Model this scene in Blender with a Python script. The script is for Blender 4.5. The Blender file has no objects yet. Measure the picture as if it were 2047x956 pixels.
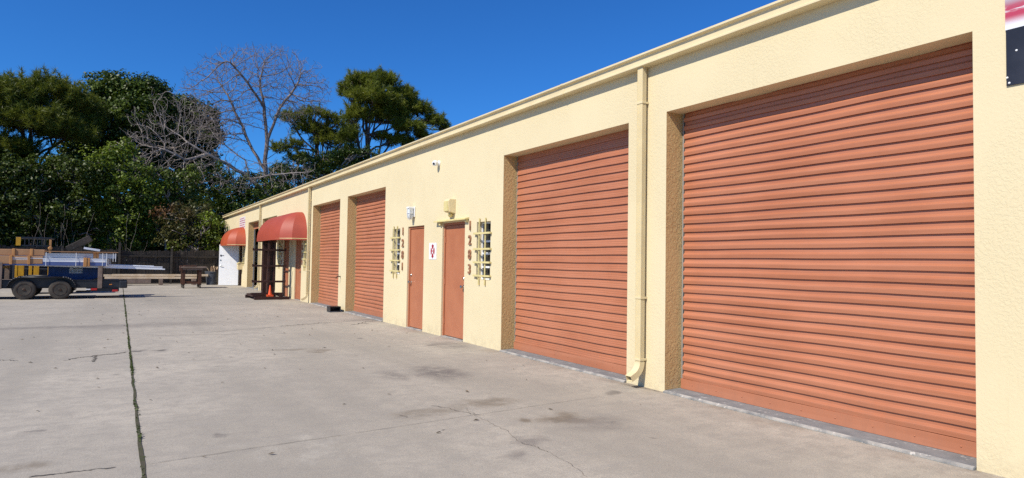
import bpy, bmesh, math, random
import numpy as np
from mathutils import Vector, Matrix
R = math.radians
scene = bpy.context.scene
COL = scene.collection
rnd = random.Random(7)

# ------------------------------------------------------------------ camera numbers
YAW, PITCH, ROLL, FPX = R(31.20509629), R(2.00505071), R(0.8792457), 1293.973812
CAM = np.array([-5.3267488, 0.0, 1.45])
fw = np.array([math.sin(YAW)*math.cos(PITCH), math.cos(YAW)*math.cos(PITCH), math.sin(PITCH)])
r0 = np.cross(fw, [0, 0, 1.0]); r0 /= np.linalg.norm(r0); u0 = np.cross(r0, fw)
rt = math.cos(ROLL)*r0+math.sin(ROLL)*u0
up = -math.sin(ROLL)*r0+math.cos(ROLL)*u0

def at(px, py, Y):
    v = fw+rt*(px-1023.5)/FPX-up*(py-478)/FPX
    return CAM+v*(Y/v[1])

# ------------------------------------------------------------------ materials
MATS = {}
def mat(name, col=(.5, .5, .5), rough=.6, metal=0, spec=.5):
    m = bpy.data.materials.new(name); m.use_nodes = True
    b = m.node_tree.nodes['Principled BSDF']
    b.inputs['Base Color'].default_value = (*col, 1)
    b.inputs['Roughness'].default_value = rough
    b.inputs['Metallic'].default_value = metal
    b.inputs['Specular IOR Level'].default_value = spec
    MATS[name] = m
    return m

class N:
    """tiny node helper"""
    def __init__(s, m):
        s.t = m.node_tree; s.n = s.t.nodes; s.l = s.t.links; s.b = s.n['Principled BSDF']
    def new(s, typ, **k):
        x = s.n.new(typ)
        for a, v in k.items(): setattr(x, a, v)
        return x
    def put(s, sock, v):
        if hasattr(v, 'is_output') or hasattr(v, 'links'):
            s.l.new(v, sock)
        else:
            sock.default_value = v
    def coord(s): return s.new('ShaderNodeNewGeometry').outputs['Position']
    def objc(s): return s.new('ShaderNodeTexCoord').outputs['Object']
    def scale(s, v, sc):
        x = s.new('ShaderNodeMapping'); s.l.new(v, x.inputs['Vector']); x.inputs['Scale'].default_value = sc
        return x.outputs['Vector']
    def noise(s, v, scale, detail=4, rough=.55, dist=0):
        x = s.new('ShaderNodeTexNoise'); s.l.new(v, x.inputs['Vector'])
        x.inputs['Scale'].default_value = scale; x.inputs['Detail'].default_value = detail
        x.inputs['Roughness'].default_value = rough; x.inputs['Distortion'].default_value = dist
        return x.outputs['Fac']
    def voro(s, v, scale, feature='F1'):
        x = s.new('ShaderNodeTexVoronoi', feature=feature); s.l.new(v, x.inputs['Vector'])
        x.inputs['Scale'].default_value = scale
        return x.outputs['Distance']
    def ramp(s, f, lo, hi, a=0., b=1.):
        x = s.new('ShaderNodeMapRange', interpolation_type='SMOOTHSTEP'); s.put(x.inputs['Value'], f)
        x.inputs['From Min'].default_value = lo; x.inputs['From Max'].default_value = hi
        x.inputs['To Min'].default_value = a; x.inputs['To Max'].default_value = b
        return x.outputs['Result']
    def math(s, op, a, b=0.):
        x = s.new('ShaderNodeMath', operation=op); s.put(x.inputs[0], a); s.put(x.inputs[1], b)
        return x.outputs[0]
    def mix(s, f, a, b, mode='MIX'):
        x = s.new('ShaderNodeMix', data_type='RGBA', blend_type=mode)
        s.put(x.inputs[0], f)
        s.put(x.inputs[6], (*a, 1) if isinstance(a, tuple) else a)
        s.put(x.inputs[7], (*b, 1) if isinstance(b, tuple) else b)
        return x.outputs[2]
    def bump(s, h, strength, dist, prev=None):
        x = s.new('ShaderNodeBump'); s.put(x.inputs['Height'], h)
        x.inputs['Strength'].default_value = strength; x.inputs['Distance'].default_value = dist
        if prev is not None: s.l.new(prev, x.inputs['Normal'])
        return x.outputs['Normal']
    def color(s, c): s.l.new(c, s.b.inputs['Base Color'])
    def normal(s, c): s.l.new(c, s.b.inputs['Normal'])
    def rough(s, c): s.l.new(c, s.b.inputs['Roughness'])

def weathered(name, c1, c2, scale, rough=.6, metal=0, bump=0., bscale=40, spec=.4, c3=None):
    m = mat(name, c1, rough, metal, spec); h = N(m); p = h.objc()
    f = h.ramp(h.noise(p, scale, 6, .6), .35, .68)
    c = h.mix(f, c1, c2)
    if c3: c = h.mix(h.ramp(h.noise(p, scale*3.1, 5, .65), .58, .7), c, c3)
    h.color(c)
    if bump: h.normal(h.bump(h.noise(p, bscale, 4), bump, .01))
    return m

def stucco(name, c, cd, coarse=1., st=1.):
    m = mat(name, c, .85, 0, .2); h = N(m); p = h.coord()
    n1 = h.noise(p, 36*coarse, 3, .6, .5)
    plate = h.ramp(n1, .44, .56)
    patch = h.ramp(h.noise(p, 1.1, 3), .38, .62)
    fine = h.noise(p, 90, 3, .6)
    hgt = h.math('ADD', h.math('MULTIPLY', plate, h.math('ADD', h.math('MULTIPLY', patch, .75), .25)), h.math('MULTIPLY', fine, .35))
    h.normal(h.bump(hgt, (.36 if st == 1 else .9), .0038*st))
    big = h.ramp(h.noise(p, .55, 5, .6), .35, .7)
    col = h.mix(h.math('MULTIPLY', big, .5), c, cd)
    # splash dirt just above the paving and faint runs
    sep = h.new('ShaderNodeSeparateXYZ'); h.l.new(p, sep.inputs[0])
    low = h.ramp(sep.outputs['Z'], .0, .32, 1., 0.)
    low = h.math('MULTIPLY', low, h.ramp(h.noise(p, 6, 6, .7), .4, .7))
    col = h.mix(h.math('MULTIPLY', low, .35), col, (.36, .29, .19))
    runs = h.ramp(h.noise(h.scale(p, (1, 5, .35)), 1.5, 5, .65), .6, .8)
    col = h.mix(h.math('MULTIPLY', runs, .24), col, (.42, .34, .2))
    h.color(col)
    return m

CREAM = (.70, .59, .375); CREAMD = (.64, .53, .325)
M_wall = stucco('stucco_cream', CREAM, CREAMD)
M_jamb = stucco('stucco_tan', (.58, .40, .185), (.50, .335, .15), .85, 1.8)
M_trim = weathered('cream_trim', (.72, .60, .36), (.66, .54, .32), 2.2, .45, 0, 0.1, 8)
M_trimd = weathered('cream_trim_old', (.70, .58, .27), (.6, .5, .22), 9, .5, 0, .2, 30)
def door_paint():
    m = mat('terracotta_paint', (.46, .17, .082), .42, 0, .4); h = N(m); p = h.objc()
    a = h.ramp(h.noise(p, 1.1, 5, .6), .35, .68)
    col = h.mix(a, (.435, .163, .085), (.385, .138, .069))
    sl = h.ramp(h.noise(h.scale(p, (1, .25, 9)), 1.4, 3, .6), .4, .66)
    col = h.mix(h.math('MULTIPLY', sl, .5), col, (.50, .205, .115))
    sep = h.new('ShaderNodeSeparateXYZ'); h.l.new(p, sep.inputs[0])
    low = h.math('MULTIPLY', h.ramp(sep.outputs['Z'], .05, .7, 1, 0), h.ramp(h.noise(h.scale(p, (1, 2.5, .7)), 3, 6, .7), .42, .68))
    col = h.mix(h.math('MULTIPLY', low, .4), col, (.36, .15, .085))
    run = h.ramp(h.noise(h.scale(p, (1, 6, .3)), 1.3, 5, .7), .6, .8)
    col = h.mix(h.math('MULTIPLY', run, .22), col, (.33, .125, .07))
    h.color(col); h.rough(h.ramp(h.noise(p, 3, 4), .3, .7, .34, .52))
    h.normal(h.bump(h.noise(h.scale(p, (1, 1, .4)), 9, 3), .07, .01))
    return m
M_door = door_paint()
M_slab = weathered('terracotta_door_paint', (.44, .162, .080), (.40, .142, .070), 2.5, .38, 0, .05, 9)
M_awn1 = weathered('awning_vinyl_orange', (.41, .078, .03), (.36, .066, .026), 1.5, .46, 0, .15, 3)
M_awn2 = weathered('awning_vinyl_red', (.37, .066, .036), (.325, .056, .03), 1.5, .52, 0, .15, 3)
M_sill = weathered('sill_grey_paint', (.17, .18, .185), (.23, .235, .235), 5, .7, 0, .3, 60, c3=(.42, .41, .39))
M_chip = weathered('sill_chipped_edge', (.42, .39, .345), (.19, .19, .185), 5, .8, 0, .4, 60, c3=(.62, .58, .52))
M_white = weathered('white_paint', (.80, .80, .80), (.74, .74, .75), 3, .4)
M_whitep = mat('white_plastic', (.80, .80, .79), .35)
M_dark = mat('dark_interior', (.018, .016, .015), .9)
M_roof = weathered('roof_sheet', (.46, .44, .4), (.4, .38, .35), 1, .5, .3)
M_black = weathered('black_steel', (.022, .024, .03), (.035, .037, .043), 5, .38, .2, .1, 30)
M_rubber = weathered('tyre_rubber', (.045, .04, .033), (.085, .07, .055), 6, .85, 0, .2, 60)
M_rim = weathered('wheel_rim_black', (.018, .017, .017), (.09, .05, .03), 12, .5, .3)
M_rust = weathered('rusty_steel', (.10, .04, .022), (.055, .025, .017), 8, .7, .1, .3, 50)
M_brown = weathered('brown_painted_steel', (.045, .017, .013), (.03, .013, .011), 6, .5, .1)
M_yellow = weathered('forklift_yellow', (.62, .33, .02), (.5, .26, .02), 5, .45)
M_blue = weathered('blue_steel', (.015, .055, .19), (.01, .035, .13), 2.5, .45, .1, .1, 20)
M_alu = weathered('white_aluminium', (.80, .82, .85), (.72, .75, .80), 2, .35)
M_alub = weathered('grey_aluminium', (.50, .54, .58), (.44, .48, .53), 2, .35)
M_film = weathered('blue_film', (.09, .13, .30), (.07, .10, .25), 3, .4)
M_card = weathered('cardboard', (.42, .235, .12), (.36, .195, .095), 2.5, .85, 0, .25, 12)
M_card2 = weathered('cardboard_orange', (.52, .26, .095), (.44, .21, .075), 4, .85)
M_wood = weathered('pale_timber', (.75, .60, .42), (.62, .47, .30), 3, .75, 0, .2, 30)
M_grey_wood = weathered('weathered_timber', (.23, .17, .135), (.16, .115, .09), 6, .85, 0, .3, 30)
M_fence = weathered('fence_wood', (.055, .045, .036), (.032, .027, .022), 3, .9, 0, .3, 25, c3=(.12, .105, .09))  # fence wood colour darkened to stand in for tree shade
M_bark = weathered('pine_bark', (.12, .085, .065), (.07, .048, .038), 5, .95, 0, .6, 12)
M_barkp = weathered('pale_bark', (.34, .29, .255), (.19, .155, .14), 2.2, .9, 0, .5, 9)
M_barkd = weathered('dark_bark', (.13, .10, .08), (.2, .16, .13), 2.0, .9, 0, .5, 9)
M_barkf = weathered('brown_grey_bark', (.25, .20, .175), (.14, .11, .10), 2.2, .9, 0, .5, 9)
M_num = weathered('copper_numerals', (.40, .20, .115), (.32, .15, .085), 20, .5, .2)
M_chrome = mat('satin_nickel', (.55, .52, .47), .28, 1.)
M_glass = mat('window_glass', (.02, .022, .024), .08, 0, .5)
M_red = mat('red_plastic', (.42, .02, .015), .3)
M_signred = mat('sign_red', (.36, .015, .025), .5)
M_signgreen = mat('sign_dark_green', (.01, .035, .03), .5)
M_signblack = mat('sign_black', (.02, .02, .022), .5)
M_signpink = mat('sign_faded_red', (.42, .12, .16), .6)
M_cone = mat('orange_plastic', (.75, .10, .025), .5)
M_binp = weathered('grey_plastic', (.075, .085, .10), (.055, .06, .075), 4, .5)
M_trash = weathered('brown_trash', (.25, .13, .06), (.45, .36, .25), 9, .8)
M_lens = mat('lamp_lens', (.62, .65, .66), .2, 0, .7)

def leaf_mat(name, a, b, c=None, trans=.3):
    m = mat(name, a, .45, 0, .35); h = N(m)
    g = h.new('ShaderNodeNewGeometry')
    f = g.outputs['Random Per Island']
    big = h.ramp(h.noise(g.outputs['Position'], .55, 3), .35, .65)
    col = h.mix(h.math('ADD', h.math('MULTIPLY', f, .55), h.math('MULTIPLY', big, .45)), a, b)
    if c: col = h.mix(h.ramp(h.noise(g.outputs['Position'], .4, 2), .52, .66), col, c)
    h.color(col)
    tr = h.new('ShaderNodeBsdfTranslucent'); h.l.new(col, tr.inputs['Color'])
    mx = h.new('ShaderNodeMixShader'); mx.inputs[0].default_value = trans
    out = h.n['Material Output']
    h.l.new(h.b.outputs[0], mx.inputs[1]); h.l.new(tr.outputs[0], mx.inputs[2]); h.l.new(mx.outputs[0], out.inputs['Surface'])
    return m
L_pine = leaf_mat('pine_needles', (.085, .115, .010), (.25, .265, .028), trans=.38)
L_pineo = leaf_mat('olive_pine_needles', (.062, .092, .009), (.20, .215, .024), trans=.38)
L_dark = leaf_mat('dark_leaves', (.022, .045, .004), (.10, .14, .011), trans=.22)
L_mid = leaf_mat('mid_leaves', (.03, .055, .005), (.125, .165, .014), trans=.22)
L_deep = leaf_mat('deep_shade_leaves', (.022, .042, .004), (.085, .115, .011), trans=.2)
L_vine = leaf_mat('vine_leaves', (.045, .08, .006), (.20, .26, .022))
L_brown = leaf_mat('brown_green_leaves', (.045, .055, .014), (.12, .11, .03), (.13, .065, .025))
L_grass = leaf_mat('weed_leaves', (.035, .06, .012), (.10, .13, .03))

# ------------------------------------------------------------------ mesh building
class MB:
    def __init__(s): s.v = []; s.f = []; s.m = []; s.cm = 0
    def face(s, pts):
        i = len(s.v); s.v += [tuple(p) for p in pts]; s.f.append(tuple(range(i, i+len(pts)))); s.m.append(s.cm)
    def box(s, x0, x1, y0, y1, z0, z1):
        x0, x1 = min(x0, x1), max(x0, x1); y0, y1 = min(y0, y1), max(y0, y1); z0, z1 = min(z0, z1), max(z0, z1)
        i = len(s.v)
        s.v += [(x0, y0, z0), (x1, y0, z0), (x1, y1, z0), (x0, y1, z0), (x0, y0, z1), (x1, y0, z1), (x1, y1, z1), (x0, y1, z1)]
        for q in ((0, 3, 2, 1), (4, 5, 6, 7), (0, 1, 5, 4), (1, 2, 6, 5), (2, 3, 7, 6), (3, 0, 4, 7)):
            s.f.append(tuple(i+k for k in q)); s.m.append(s.cm)
        return s
    def beam(s, a, b, w, h, upv=(0, 0, 1)):
        """rectangular bar from a to b, w across, h along upv"""
        a = Vector(a); b = Vector(b); d = (b-a).normalized(); u = Vector(upv)
        sd = d.cross(u).normalized(); u = sd.cross(d).normalized()
        i = len(s.v)
        for p in (a, b):
            for q in ((-1, -1), (1, -1), (1, 1), (-1, 1)):
                s.v.append(tuple(p+sd*(q[0]*w/2)+u*(q[1]*h/2)))
        for q in ((0, 3, 2, 1), (4, 5, 6, 7), (0, 1, 5, 4), (1, 2, 6, 5), (2, 3, 7, 6), (3, 0, 4, 7)):
            s.f.append(tuple(i+k for k in q)); s.m.append(s.cm)
        return s
    def tube(s, pts, rad, n=8, caps=True):
        pts = [Vector(p) for p in pts]
        if not isinstance(rad, (list, tuple)): rad = [rad]*len(pts)
        base = len(s.v); prev = None
        for k, p in enumerate(pts):
            d = (pts[min(k+1, len(pts)-1)]-pts[max(k-1, 0)]).normalized()
            ref = prev if prev is not None else (Vector((1, 0, 0)) if abs(d.x) < .8 else Vector((0, 1, 0)))
            a = (ref-d*ref.dot(d)).normalized(); b = d.cross(a); prev = a
            for j in range(n):
                t = 2*math.pi*j/n
                s.v.append(tuple(p+a*(math.cos(t)*rad[k])+b*(math.sin(t)*rad[k])))
        for k in range(len(pts)-1):
            for j in range(n):
                s.f.append((base+k*n+j, base+k*n+(j+1) % n, base+(k+1)*n+(j+1) % n, base+(k+1)*n+j)); s.m.append(s.cm)
        if caps:
            s.f.append(tuple(base+j for j in reversed(range(n)))); s.m.append(s.cm)
            s.f.append(tuple(base+(len(pts)-1)*n+j for j in range(n))); s.m.append(s.cm)
        return s
    def lathe(s, prof, origin, axis, n=24):
        """prof: (radius, along)"""
        o = Vector(origin); ax = Vector(axis).normalized()
        a = Vector((0, 0, 1)) if abs(ax.z) < .8 else Vector((1, 0, 0))
        a = (a-ax*a.dot(ax)).normalized(); b = ax.cross(a)
        base = len(s.v)
        for r_, h_ in prof:
            for j in range(n):
                t = 2*math.pi*j/n
                s.v.append(tuple(o+ax*h_+a*(r_*math.cos(t))+b*(r_*math.sin(t))))
        for k in range(len(prof)-1):
            for j in range(n):
                s.f.append((base+k*n+j, base+k*n+(j+1) % n, base+(k+1)*n+(j+1) % n, base+(k+1)*n+j)); s.m.append(s.cm)
        s.f.append(tuple(base+j for j in reversed(range(n)))); s.m.append(s.cm)
        s.f.append(tuple(base+(len(prof)-1)*n+j for j in range(n))); s.m.append(s.cm)
        return s
    def sweep_y(s, prof, y0, y1, closed=True):
        """profile of (x,z) swept along y"""
        i = len(s.v); n = len(prof)
        s.v += [(x, y0, z) for x, z in prof]+[(x, y1, z) for x, z in prof]
        for k in range(n if closed else n-1):
            s.f.append((i+k, i+(k+1) % n, i+n+(k+1) % n, i+n+k)); s.m.append(s.cm)
        if closed:
            s.f.append(tuple(i+k for k in reversed(range(n)))); s.f.append(tuple(i+n+k for k in range(n))); s.m += [s.cm, s.cm]
        return s
    def prism(s, poly, depth_vec):
        i = len(s.v); n = len(poly); d = Vector(depth_vec)
        s.v += [tuple(p) for p in poly]+[tuple(Vector(p)+d) for p in poly]
        for k in range(n):
            s.f.append((i+k, i+(k+1) % n, i+n+(k+1) % n, i+n+k)); s.m.append(s.cm)
        s.f.append(tuple(i+k for k in reversed(range(n)))); s.f.append(tuple(i+n+k for k in range(n))); s.m += [s.cm, s.cm]
        return s
    def build(s, name, m, parent=None, smooth=False, bevel=0, solid=0, fix=True):
        me = bpy.data.meshes.new(name); me.from_pydata(s.v, [], s.f)
        ms = m if isinstance(m, (list, tuple)) else [m]
        for x in ms: me.materials.append(x)
        if len(ms) > 1: me.polygons.foreach_set('material_index', s.m)
        if fix:
            bm = bmesh.new(); bm.from_mesh(me); bmesh.ops.recalc_face_normals(bm, faces=bm.faces); bm.to_mesh(me); bm.free()
        if smooth:
            me.polygons.foreach_set('use_smooth', [True]*len(me.polygons))
        o = bpy.data.objects.new(name, me); COL.objects.link(o)
        if smooth == 'auto':
            me.set_sharp_from_angle(angle=R(38))
        if bevel:
            b = o.modifiers.new('bevel', 'BEVEL'); b.width = bevel; b.segments = 2; b.limit_method = 'ANGLE'; b.angle_limit = R(40)
        if solid:
            d = o.modifiers.new('solid', 'SOLIDIFY'); d.thickness = solid
        if parent:
            o.parent = parent
            o.matrix_parent_inverse = Matrix.Translation(parent.location).inverted() if not parent.parent else (parent.matrix_parent_inverse.inverted() if False else Matrix())
        return o

def fix_parent(o, parent):
    o.parent = parent
def tag(o, label=None, cat=None, group=None, kind=None):
    if label: o['label'] = label
    if cat: o['category'] = cat
    if group: o['group'] = group
    if kind: o['kind'] = kind
    return o
def thing(name, label, cat, loc=(0, 0, 0), group=None):
    o = bpy.data.objects.new(name, None); COL.objects.link(o); o.location = loc; o.empty_display_size = .1
    return tag(o, label, cat, group)
def copy_thing(root, dx, dy, dz=0):
    r = root.copy(); COL.objects.link(r); r.location = Vector(root.location)+Vector((dx, dy, dz))
    for ch in list(root.children):
        c = ch.copy(); COL.objects.link(c); c.parent = r
        for g in list(ch.children):
            d = g.copy(); COL.objects.link(d); d.parent = c
    return r
def text(name, body, size, mw, m, parent=None, extrude=.003, offset=0, align='CENTER', xs=1.):
    cu = bpy.data.curves.new(name, 'FONT'); cu.body = body; cu.size = size; cu.extrude = extrude; cu.offset = offset
    cu.align_x = align; cu.align_y = 'CENTER'; cu.materials.append(m); cu.resolution_u = 3
    o = bpy.data.objects.new(name, cu); COL.objects.link(o)
    if parent:
        o.parent = parent
        if not parent.parent: o.matrix_parent_inverse = Matrix.Translation(parent.location).inverted()
    o.matrix_basis = mw @ Matrix.Diagonal((xs, 1, 1, 1))
    # turn the lettering into a plain mesh
    bpy.context.view_layer.update()
    me = bpy.data.meshes.new_from_object(o.evaluated_get(bpy.context.evaluated_depsgraph_get()))
    me.name = name
    o2 = bpy.data.objects.new(name, me); COL.objects.link(o2); o2.parent = o.parent
    o2.matrix_parent_inverse = o.matrix_parent_inverse.copy(); o2.matrix_basis = o.matrix_basis.copy()
    bpy.data.objects.remove(o); bpy.data.curves.remove(cu); o2.name = name
    return o2
def on_wall(x, y, z):       # readable from the yard, on the long wall
    return Matrix(((0, 0, -1, x), (-1, 0, 0, y), (0, 1, 0, z), (0, 0, 0, 1)))
def on_side(x, y, z):       # readable from the camera's end, facing -Y
    return Matrix(((1, 0, 0, x), (0, 0, -1, y), (0, 1, 0, z), (0, 0, 0, 1)))

# ------------------------------------------------------------------ ground
def concrete():
    m = mat('yard_concrete', (.42, .39, .36), .85, 0, .25); h = N(m); p = h.coord()
    big = h.ramp(h.noise(p, .16, 5, .6), .32, .68)
    mid = h.ramp(h.noise(p, .8, 6, .65), .35, .68)
    col = h.mix(big, (.52, .461, .378), (.40, .355, .292))
    col = h.mix(h.math('MULTIPLY', mid, .6), col, (.315, .283, .24))
    # worn traffic lanes along the building and broom strokes across it
    lane = h.ramp(h.noise(h.scale(p, (.55, .07, 1)), 1., 5, .6), .42, .68)
    col = h.mix(h.math('MULTIPLY', lane, .7), col, (.285, .255, .21))
    broom = h.ramp(h.noise(h.scale(p, (.35, 9, 1)), 1.6, 5, .7), .45, .75)
    col = h.mix(h.math('MULTIPLY', broom, .4), col, (.30, .28, .255))
    pale = h.ramp(h.noise(h.scale(p, (1, .6, 1)), .55, 6, .7), .6, .74)
    col = h.mix(h.math('MULTIPLY', pale, .6), col, (.56, .515, .435))
    sp = h.noise(p, 85, 4, .7)
    col = h.mix(h.ramp(sp, .45, .66, 0, .6), col, (.25, .222, .187))
    gr_ = h.noise(p, 26, 3, .6)
    col = h.mix(h.ramp(gr_, .5, .72, 0, .38), col, (.24, .212, .177))
    mot = h.ramp(h.noise(p, 5.5, 6, .68), .42, .64)
    col = h.mix(h.math('MULTIPLY', mot, .55), col, (.285, .256, .218))
    col = h.mix(h.ramp(h.noise(p, 110, 4, .75), .52, .68, 0, .45), col, (.62, .575, .50))
    # oil drips : sparse voronoi dots
    wob = h.new('ShaderNodeVectorMath', operation='ADD'); nz = h.new('ShaderNodeTexNoise'); h.l.new(p, nz.inputs['Vector']); nz.inputs['Scale'].default_value = 3.5
    nz.inputs['Detail'].default_value = 4
    sc = h.new('ShaderNodeVectorMath', operation='SCALE'); h.l.new(nz.outputs['Color'], sc.inputs[0]); sc.inputs['Scale'].default_value = .45
    h.l.new(p, wob.inputs[0]); h.l.new(sc.outputs[0], wob.inputs[1]); pw = wob.outputs[0]
    d1 = h.voro(pw, .95); gate = h.ramp(h.noise(p, .33, 2), .5, .6)
    drip = h.math('MULTIPLY', h.ramp(d1, .06, .15, 1, 0), gate)
    col = h.mix(h.math('MULTIPLY', drip, .8), col, (.10, .09, .082))
    d2 = h.voro(pw, 2.1); drip2 = h.math('MULTIPLY', h.ramp(d2, .04, .10, 1, 0), h.ramp(h.noise(p, .6, 2), .5, .58))
    col = h.mix(h.math('MULTIPLY', drip2, .8), col, (.12, .105, .095))
    # larger stains where cars have stood: (x, y, rx, ry, strength, colour)
    warm = (.20, .165, .125); oil = (.17, .15, .135)
    for x, y, rx, ry, st, c in STAINS:
        mp = h.new('ShaderNodeMapping', vector_type='TEXTURE'); h.l.new(pw, mp.inputs['Vector'])
        mp.inputs['Location'].default_value = (x+.22, y+.22, 0); mp.inputs['Scale'].default_value = (rx, ry, 1000.)
        ln = h.new('ShaderNodeVectorMath', operation='LENGTH'); h.l.new(mp.outputs[0], ln.inputs[0])
        f = h.math('MULTIPLY', h.ramp(ln.outputs['Value'], .25, 1.0, 1, 0), min(1., st*1.3))
        f = h.math('MULTIPLY', f, h.ramp(h.noise(p, 5, 5, .7), .25, .6))
        col = h.mix(f, col, warm if c else oil)
    # damp dirt line against the building
    sep = h.new('ShaderNodeSeparateXYZ'); h.l.new(p, sep.inputs[0])
    near = h.ramp(sep.outputs['X'], -.45, -.02, 0, 1)
    near = h.math('MULTIPLY', near, h.ramp(h.noise(p, 1.7, 6, .7), .42, .66))
    col = h.mix(h.math('MULTIPLY', near, .5), col, (.22, .165, .12))
    h.color(col)
    hh = h.math('ADD', h.math('MULTIPLY', sp, .6), h.math('MULTIPLY', h.noise(p, 140, 2), .5))
    h.normal(h.bump(hh, .16, .003))
    return m
def gpt(px, py):
    v = fw+rt*(px-1023.5)/FPX-up*(py-478)/FPX
    return CAM+v*(-CAM[2]/v[2])
STAINS = []
for px, py, rx, ry, st, c in ((880, 745, .45, .75, .75, 0), (1040, 838, .16, .16, .8, 1), (1125, 835, .36, .3, .75, 1), (970, 805, .5, .28, .6, 1),
                              (860, 825, .5, .25, .5, 1), (640, 701, .28, .25, .7, 1), (585, 699, .5, .14, .6, 1), (790, 750, .3, .5, .5, 0), (1060, 880, .25, .22, .5, 0),
                              (1040, 912, .2, .16, .45, 0), (1290, 768, .35, .5, .75, 1), (730, 640, .8, .5, .4, 0), (900, 690, .5, .8, .5, 0), (60, 930, .22, .2, .6, 1),
                              (440, 870, .12, .12, .7, 0), (60, 866, .12, .12, .6, 0), (1190, 845, .5, .4, .4, 0), (300, 650, 2.5, .8, .35, 0), (90, 655, 2.2, .35, .4, 0), (760, 622, 1.3, .35, .5, 0)):
    g = gpt(px, py); STAINS.append((g[0], g[1], rx, ry, st, c))
M_conc = concrete()
M_soil = weathered('soil', (.07, .055, .038), (.04, .034, .024), .8, .95, 0, .5, 6)
M_crack = mat('crack_dirt', (.13, .115, .095), .95)
M_joint = weathered('joint_dirt', (.075, .062, .042), (.05, .055, .02), 7, .95, 0, .5, 40)

def sheet(name, x0, x1, y0, y1, z, m):
    b = MB(); b.face([(x0, y0, z), (x1, y0, z), (x1, y1, z), (x0, y1, z)])
    return tag(b.build(name, m), kind='structure')
sheet('ground', -400, 400, -400, 600, -.03, M_soil)
b = MB(); b.box(-60, 14, -40, 38.6, -.028, 0.)
tag(b.build('concrete_yard', M_conc), kind='structure')

def strip(bm_, pts, w, z, seed=1, jit=.3):
    rr = random.Random(seed); P = [Vector((p[0], p[1], 0)) for p in pts]
    L = []; R_ = []
    for k, p in enumerate(P):
        d = (P[min(k+1, len(P)-1)]-P[max(k-1, 0)]).normalized(); n = Vector((-d.y, d.x, 0))
        ww = w*(1+rr.uniform(-jit, jit))*(.3 if k in (0, len(P)-1) else 1)
        L.append(p+n*ww/2); R_.append(p-n*ww/2)
    for k in range(len(P)-1):
        bm_.face([(R_[k].x, R_[k].y, z), (R_[k+1].x, R_[k+1].y, z), (L[k+1].x, L[k+1].y, z), (L[k].x, L[k].y, z)])
def wander(a, b_, n, amp, seed):
    rr = random.Random(seed); a = Vector((a[0], a[1], 0)); b_ = Vector((b_[0], b_[1], 0)); d = b_-a; nn = Vector((-d.y, d.x, 0)).normalized()
    out = []; o = 0
    for k in range(n+1):
        o = o*.75+rr.gauss(0, amp)
        out.append(a+d*(k/n)+nn*(o if 0 < k < n else 0))
    return out
jb = MB()
JX = -5.145
strip(jb, [(JX+rnd.gauss(0, .003), y*.2) for y in range(-30, 193)], .026, .004, 3, .22)
tag(jb.build('ground_joint', M_joint), kind='structure')
cb = MB()
def gp(px, py): g = gpt(px, py); return (g[0], g[1])
for k, (a, b_, w, amp) in enumerate(((gp(255, 704), gp(185, 712), .03, .03), (gp(185, 712), gp(125, 721), .022, .03), (gp(192, 711), gp(186, 724), .03, .02),
                                   (gp(232, 934), gp(55, 956), .012, .012), (gp(700, 868), gp(1200, 793), .0035, .008), (gp(296, 929), gp(700, 868), .0045, .006),
                                   (gp(930, 815), gp(1040, 885), .003, .02), (gp(1040, 885), gp(1100, 905), .0045, .015), (gp(1100, 905), gp(1175, 956), .0025, .015), (gp(860, 812), gp(960, 830), .008, .02),
                                   (gp(700, 650), gp(760, 640), .02, .03), (gp(448, 634), gp(300, 636), .012, .02), (gp(770, 637), gp(400, 666), .012, .015), (gp(0, 720), gp(35, 722), .015, .02),
                                   (gp(560, 652), gp(660, 645), .02, .03), (gp(480, 668), gp(300, 672), .012, .02),
                                   (gp(1245, 768), gp(1320, 784), .008, .01))):
    strip(cb, wander(a, b_, 26, amp*.6, 40+k), w, .004+.0003*k, 10+k, .5)
for yj in (22.4, 28., 33.5):
    strip(cb, wander((-14, yj), (-.1, yj), 60, .004, int(yj)), .009, .0035, int(yj), .4)
tag(cb.build('ground_cracks', M_crack), kind='structure')

# leaf cloud helpers -------------------------------------------------
def rand_unit(rg, n):
    v = rg.normal(size=(n, 3)); return v/np.linalg.norm(v, axis=1, keepdims=True)
def quads(P, nrm, size, aspect, rg):
    n = len(P)
    t = np.cross(nrm, rand_unit(rg, n)); t /= np.linalg.norm(t, axis=1, keepdims=True)+1e-9
    bb = np.cross(nrm, t)
    L = (size*rg.uniform(.6, 1.35, n))[:, None]; W = L*aspect
    fold = nrm*L*.12
    V = np.stack([P-t*L/2, P+bb*W/2+fold-t*L*.05, P+t*L/2, P-bb*W/2+fold-t*L*.05], axis=1).reshape(-1, 3)
    return V, np.arange(4*n).reshape(n, 4)
def np_mesh(name, V, F, m, parent=None):
    me = bpy.data.meshes.new(name); n, k = F.shape
    me.vertices.add(len(V)); me.vertices.foreach_set('co', np.asarray(V, np.float32).ravel())
    me.loops.add(n*k); me.loops.foreach_set('vertex_index', F.astype(np.int32).ravel())
    me.polygons.add(n); me.polygons.foreach_set('loop_start', np.arange(0, n*k, k, dtype=np.int32)); me.polygons.foreach_set('loop_total', np.full(n, k, np.int32))
    me.update(calc_edges=True); me.materials.append(m)
    o = bpy.data.objects.new(name, me); COL.objects.link(o)
    if parent:
        o.parent = parent; o.matrix_parent_inverse = Matrix.Translation(parent.location).inverted()
    return o
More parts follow.
